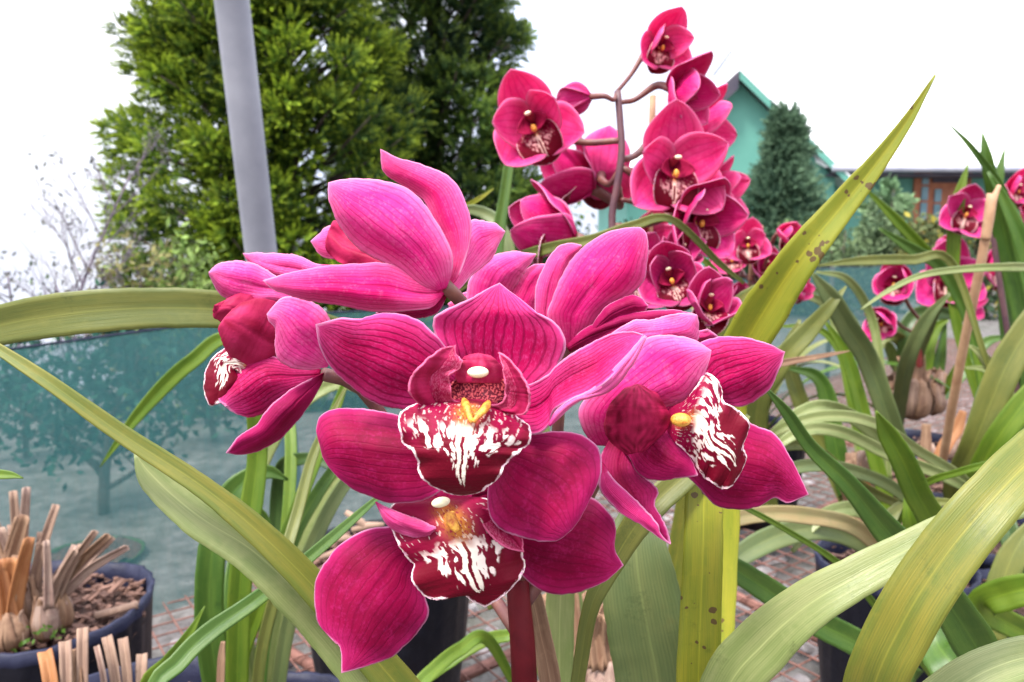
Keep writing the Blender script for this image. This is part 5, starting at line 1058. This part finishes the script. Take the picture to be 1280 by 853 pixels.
b = base_on(62, 3.6); twiggy('bare_shrub', 'thin bare purplish shrub against the white sky at the left edge', b, hgt(b, 195, 3.6), 3, mat='twig', leafy=350, leafcol=((.09, .09, .10), (.16, .16, .13)), leafs=.03, depth=3, r0=.010, spread=.6, lr=.03, nb=15)
b = base_on(10, 3.3); twiggy('bare_shrub', 'low dense twiggy shrub just above the netting at far left', b, hgt(b, 335, 3.3), 13, mat='twig', leafy=250, leafcol=((.09, .09, .10), (.16, .16, .13)), leafs=.03, depth=3, r0=.010, spread=.9, lr=.05, nb=11)
b = base_on(112, 3.5); twiggy('bare_shrub', 'low greenish shrub between the bare shrub and the bright conifer', b, hgt(b, 348, 3.5), 17, mat='twig', leafy=160, leafcol=((.06, .09, .06), (.12, .17, .08)), leafs=.035, depth=3, r0=.010, spread=.9, lr=.06, nb=11)
b = base_on(150, 3.9); twiggy('shrub', 'pale brownish fern like shrub at the left foot of the bright conifer', b, hgt(b, 325, 3.9), 23, mat='twig', leafy=700, leafcol=((.16, .15, .06), (.28, .25, .10)), leafs=.04, depth=3, r0=.008, spread=.85, lr=.05, nb=11)
b = base_on(245, 3.9); twiggy('shrub', 'ferny light green shrub above the level olive leaf', b, hgt(b, 330, 3.9), 29, mat='twig', leafy=1500, leafcol=((.10, .18, .04), (.25, .32, .10)), leafs=.045, depth=3, r0=.008, spread=.85, lr=.05, nb=11)
b = base_on(104, 2.15); twiggy('sapling', 'dark sapling with a straight trunk seen through the left netting', (b[0], b[1], -.03), .53, 31, mat='dark_bark' if 'dark_bark' in M else 'bark', leafy=1300, leafcol=((.010, .040, .035), (.03, .09, .05)), leafs=.038, depth=3, r0=.017, spread=.9, cat='sapling', lr=.045, nb=18)
b = base_on(255, 2.9); twiggy('sapling', 'leafy sapling behind the netting under the left flower', (b[0], b[1], -.03), .42, 37, mat='bark', leafy=1300, leafcol=((.012, .045, .030), (.035, .10, .05)), leafs=.038, depth=3, r0=.014, spread=.9, cat='sapling', lr=.06, nb=16)
b = base_on(10, 2.7); twiggy('sapling', 'feathery sapling behind the netting at the very left edge', (b[0], b[1], -.03), .38, 41, mat='bark', leafy=1000, leafcol=((.015, .05, .045), (.04, .11, .06)), leafs=.038, depth=3, r0=.012, spread=.9, cat='sapling', lr=.06, nb=15)
# second grey post seen low behind the left leaf clump is the same pole carried down to the ground
# ---- garden plants in front of the house
def bushy(label, px, pyt, d, wpx, n, seed, cols, leafs=.07, name='garden_plant', zb=None):
    rg = np.random.default_rng(seed); p = at(px, 300, d); g0 = float(gz(A_(p[0]), A_(p[1]))); top = at(px, pyt, d)[2]; w_ = wpx*d/FPX/2
    t = Thing(name, label, 'plant', (p[0], p[1], g0)); ps = []
    for k in range(9):
        a = rg.uniform(0, 6.28); q = [p[0]+math.cos(a)*w_*.6*rg.random(), p[1]+math.sin(a)*w_*.6*rg.random(), g0+(top-g0)*rg.uniform(.6, .95)]
        ps.append(tube([(p[0]+math.cos(a)*.05, p[1], g0-.05), ((p[0]+q[0])/2, (p[1]+q[1])/2, (g0+q[2])/2), q], [.015, .010, .004], 5))
    V_, F_ = join(ps); mesh('stems', V_, F_, M['bark'], t)
    cl_ = rg.normal(0, 1, (max(8, n//45), 3)); cl_ = unit(cl_)*rg.random((len(cl_), 1))**.4; idx = rg.integers(0, len(cl_), n)
    X = cl_[idx]*A_([w_, w_*.8, (top-g0)/2])+rg.normal(0, 1, (n, 3))*w_*.16; C = X+A_([p[0], p[1], (top+g0)/2])
    ld = unit(rg.normal(0, 1, (n, 3))+A_([0, 0, .5])); s = rg.uniform(.5, 1.4, (n, 1))*leafs; Bv = unit(np.cross(ld, rg.normal(0, 1, (n, 3))))*s*.3
    tone = rg.random((len(cl_), 1))[idx]; cc = A_(cols[0])*(1-tone)+A_(cols[1])*tone; cc = cc*rg.uniform(.6, 1.3, (n, 1))
    if len(cols) > 2: k = rg.random(n) < .12; cc[k] = A_(cols[2])
    quads_mesh('leaves', C, ld*s*.5, Bv, np.clip(cc, 0, 1), M['foliage'], t)
GA, GB, GY = (.05, .09, .045), (.16, .22, .10), (.38, .32, .06)
bushy('low dark shrub on the left of the bed under the house gable', 1050, 282, 7.5, 110, 2600, 1, (GA, GB), .06)
bushy('leafy grey green shrub in the middle of the bed', 1105, 258, 8.2, 90, 2400, 2, (GA, (.20, .27, .14)), .08)
bushy('yellow leaved shrub in front of the house door', 1165, 268, 8.0, 90, 2400, 3, (GA, (.24, .25, .09), GY), .07)
bushy('dense low shrub right of the yellow one by the house wall', 1232, 272, 7.8, 110, 2600, 4, ((.05, .09, .05), (.17, .22, .10), GY), .07)
bushy('broad leaved shrub beyond the right edge flowers', 1320, 262, 8.0, 130, 2600, 5, (GA, GB), .08)
bushy('tall feathery plant with pale leaves against the green house wall', 1112, 222, 10.5, 70, 700, 6, ((.14, .24, .12), (.30, .38, .18)), .16)
bushy('hazy light green bush below the dark conifer', 1010, 270, 7.9, 90, 2200, 7, ((.06, .10, .05), (.13, .19, .08)), .06)
bushy('dark bush left of the bed, behind the small flower cluster', 935, 292, 7.6, 110, 2600, 8, ((.02, .05, .03), (.06, .11, .05)), .06)
bushy('dark undergrowth bush between the two conifers and the tall spike', 660, 235, 7.0, 150, 5200, 9, ((.02, .05, .02), (.09, .15, .03)), .06)
bushy('dark hedge bush behind the flowers seen under the tall spike', 800, 300, 7.2, 170, 4200, 10, ((.02, .05, .03), (.05, .10, .05)), .06)
# ================================================================== house
D0 = 16.0
house = Thing('house', 'teal green gabled house with a white sheet roof and a brown framed window', 'house', (5.5, 16, float(gz(A_(5.5), A_(16.)))))
pk = at(925, 88, D0); y0 = pk[1]
def wl(px, py): p = at(px, py, D0); return p[0], p[2]
zg = float(gz(A_(5.), A_(16.)))-.3
xr, zr = wl(1066, 217); xk, zk = pk[0], pk[2]; xl = 2*xk-xr; zl = zr
def prism(poly, y1, y2):
    n = len(poly); V = [(x, y1, z) for x, z in poly]+[(x, y2, z) for x, z in poly]
    F = [tuple(range(n)), tuple(range(2*n-1, n-1, -1))]+[(i, n+i, n+(i+1) % n, (i+1) % n) for i in range(n)]; return np.array(V), F
V, F = prism([(xl+.1, zg), (xr-.1, zg), (xr-.1, zr-.06), (xk, zk-.10), (xl+.1, zl-.06)], y0+.35, y0+6); mesh('wall', V, F, M['wallteal'], house, smooth=False, label=None) if False else mesh('wall', V, F, M['wallteal'], house, smooth=False)
def slab(x1, z1, x2, z2, y1, y2, t, mat, name):
    V, F = prism([(x1, z1), (x2, z2), (x2, z2+t), (x1, z1+t)], y1, y2); return mesh(name, V, F, M[mat], house, smooth=False)
ex = .25
slab(xk, zk, xr+ex, zr-ex*(zk-zr)/(xr-xk), y0, y0+6.2, .05, 'whiteroof', 'roof')
slab(xk, zk, xl-ex, zl-ex*(zk-zl)/(xk-xl), y0, y0+6.2, .05, 'whiteroof', 'roof')
slab(xk, zk-.16, xr+ex, zr-ex*(zk-zr)/(xr-xk)-.16, y0+.004, y0+.04, .155, 'wallteal', 'barge_board')
slab(xk-.02, zk-.36, xl-ex, zl-ex*(zk-zl)/(xk-xl)-.36, y0-.01, y0+.02, .355, 'darkwood', 'barge_board')
V, F = tube([(xk-.52, y0+.05, zk-.10), (xk-.36, y0+.02, zk+.12), (xk-.18, y0, zk+.38)], .02, 6); mesh('gable_finial', V, F, M['darkwood'], house)
# wing with long roof
xw0, zw = wl(1072, 208); xw1 = at(1500, 208, D0)[0]; yw = y0+1.0
zr_ = zk+.15
V, F = prism([(xw0-.6, zg), (xw1, zg), (xw1, zw-.02), (xw0-.6, zw-.02)], yw, yw+5.5); mesh('wing_wall', V, F, M['wallteal'], house, smooth=False)
V = []; 
Vr = np.array([(xw0-.5, y0+.1, zw), (xw1+.3, y0+.1, zw), (xw1+.3, yw+3.2, zr_), (xk, yw+3.2, zr_), (xw0-.5, y0+.1, zw+.05), (xw1+.3, y0+.1, zw+.05), (xw1+.3, yw+3.2, zr_+.05), (xk, yw+3.2, zr_+.05)])
mesh('wing_roof', Vr, [(0, 3, 2, 1), (4, 5, 6, 7), (0, 1, 5, 4), (1, 2, 6, 5), (2, 3, 7, 6), (3, 0, 4, 7)], M['whiteroof'], house, smooth=False)
V, F = tube([(xw0-.4, y0+.02, zw-.02), ((xw0+xw1)/2, y0+.02, zw-.03), (xw1, y0+.02, zw-.04)], .075, 10); mesh('gutter', V, F, M['gutter'], house)
V, F = boxm(((xw0+xw1)/2-.2, y0+.55, zw-.14), (xw1-xw0+.4, .85, .05)); mesh('eave_board', V, F, M['darkwood'], house, smooth=False)
def wbox(pxa, pya, pxb, pyb, dep, mat, name, parent=None, th_=.06):
    s = (yw-0)/y0; a = at(pxa, pya, D0+1.0); b_ = at(pxb, pyb, D0+1.0); V, F = boxm(((a[0]+b_[0])/2, yw-dep, (a[2]+b_[2])/2), (abs(b_[0]-a[0]), th_, abs(b_[2]-a[2]))); return mesh(name, V, F, M[mat], house, parent, smooth=False)
wf = wbox(1150, 212, 1222, 320, .03, 'doorwood', 'window_frame')
for (a, b_, c_, d_) in [(1159, 216, 1167, 230), (1159, 233, 1167, 250), (1159, 253, 1167, 274), (1176, 236, 1184, 252), (1176, 255, 1184, 285)]:
    wbox(a, b_, c_, d_, .07, 'glass', 'pane', wf)
wbox(1172, 212, 1216, 228, .075, 'darkwood', 'transom_panel', wf)
wbox(1204, 236, 1214, 285, .07, 'glass', 'pane', wf)
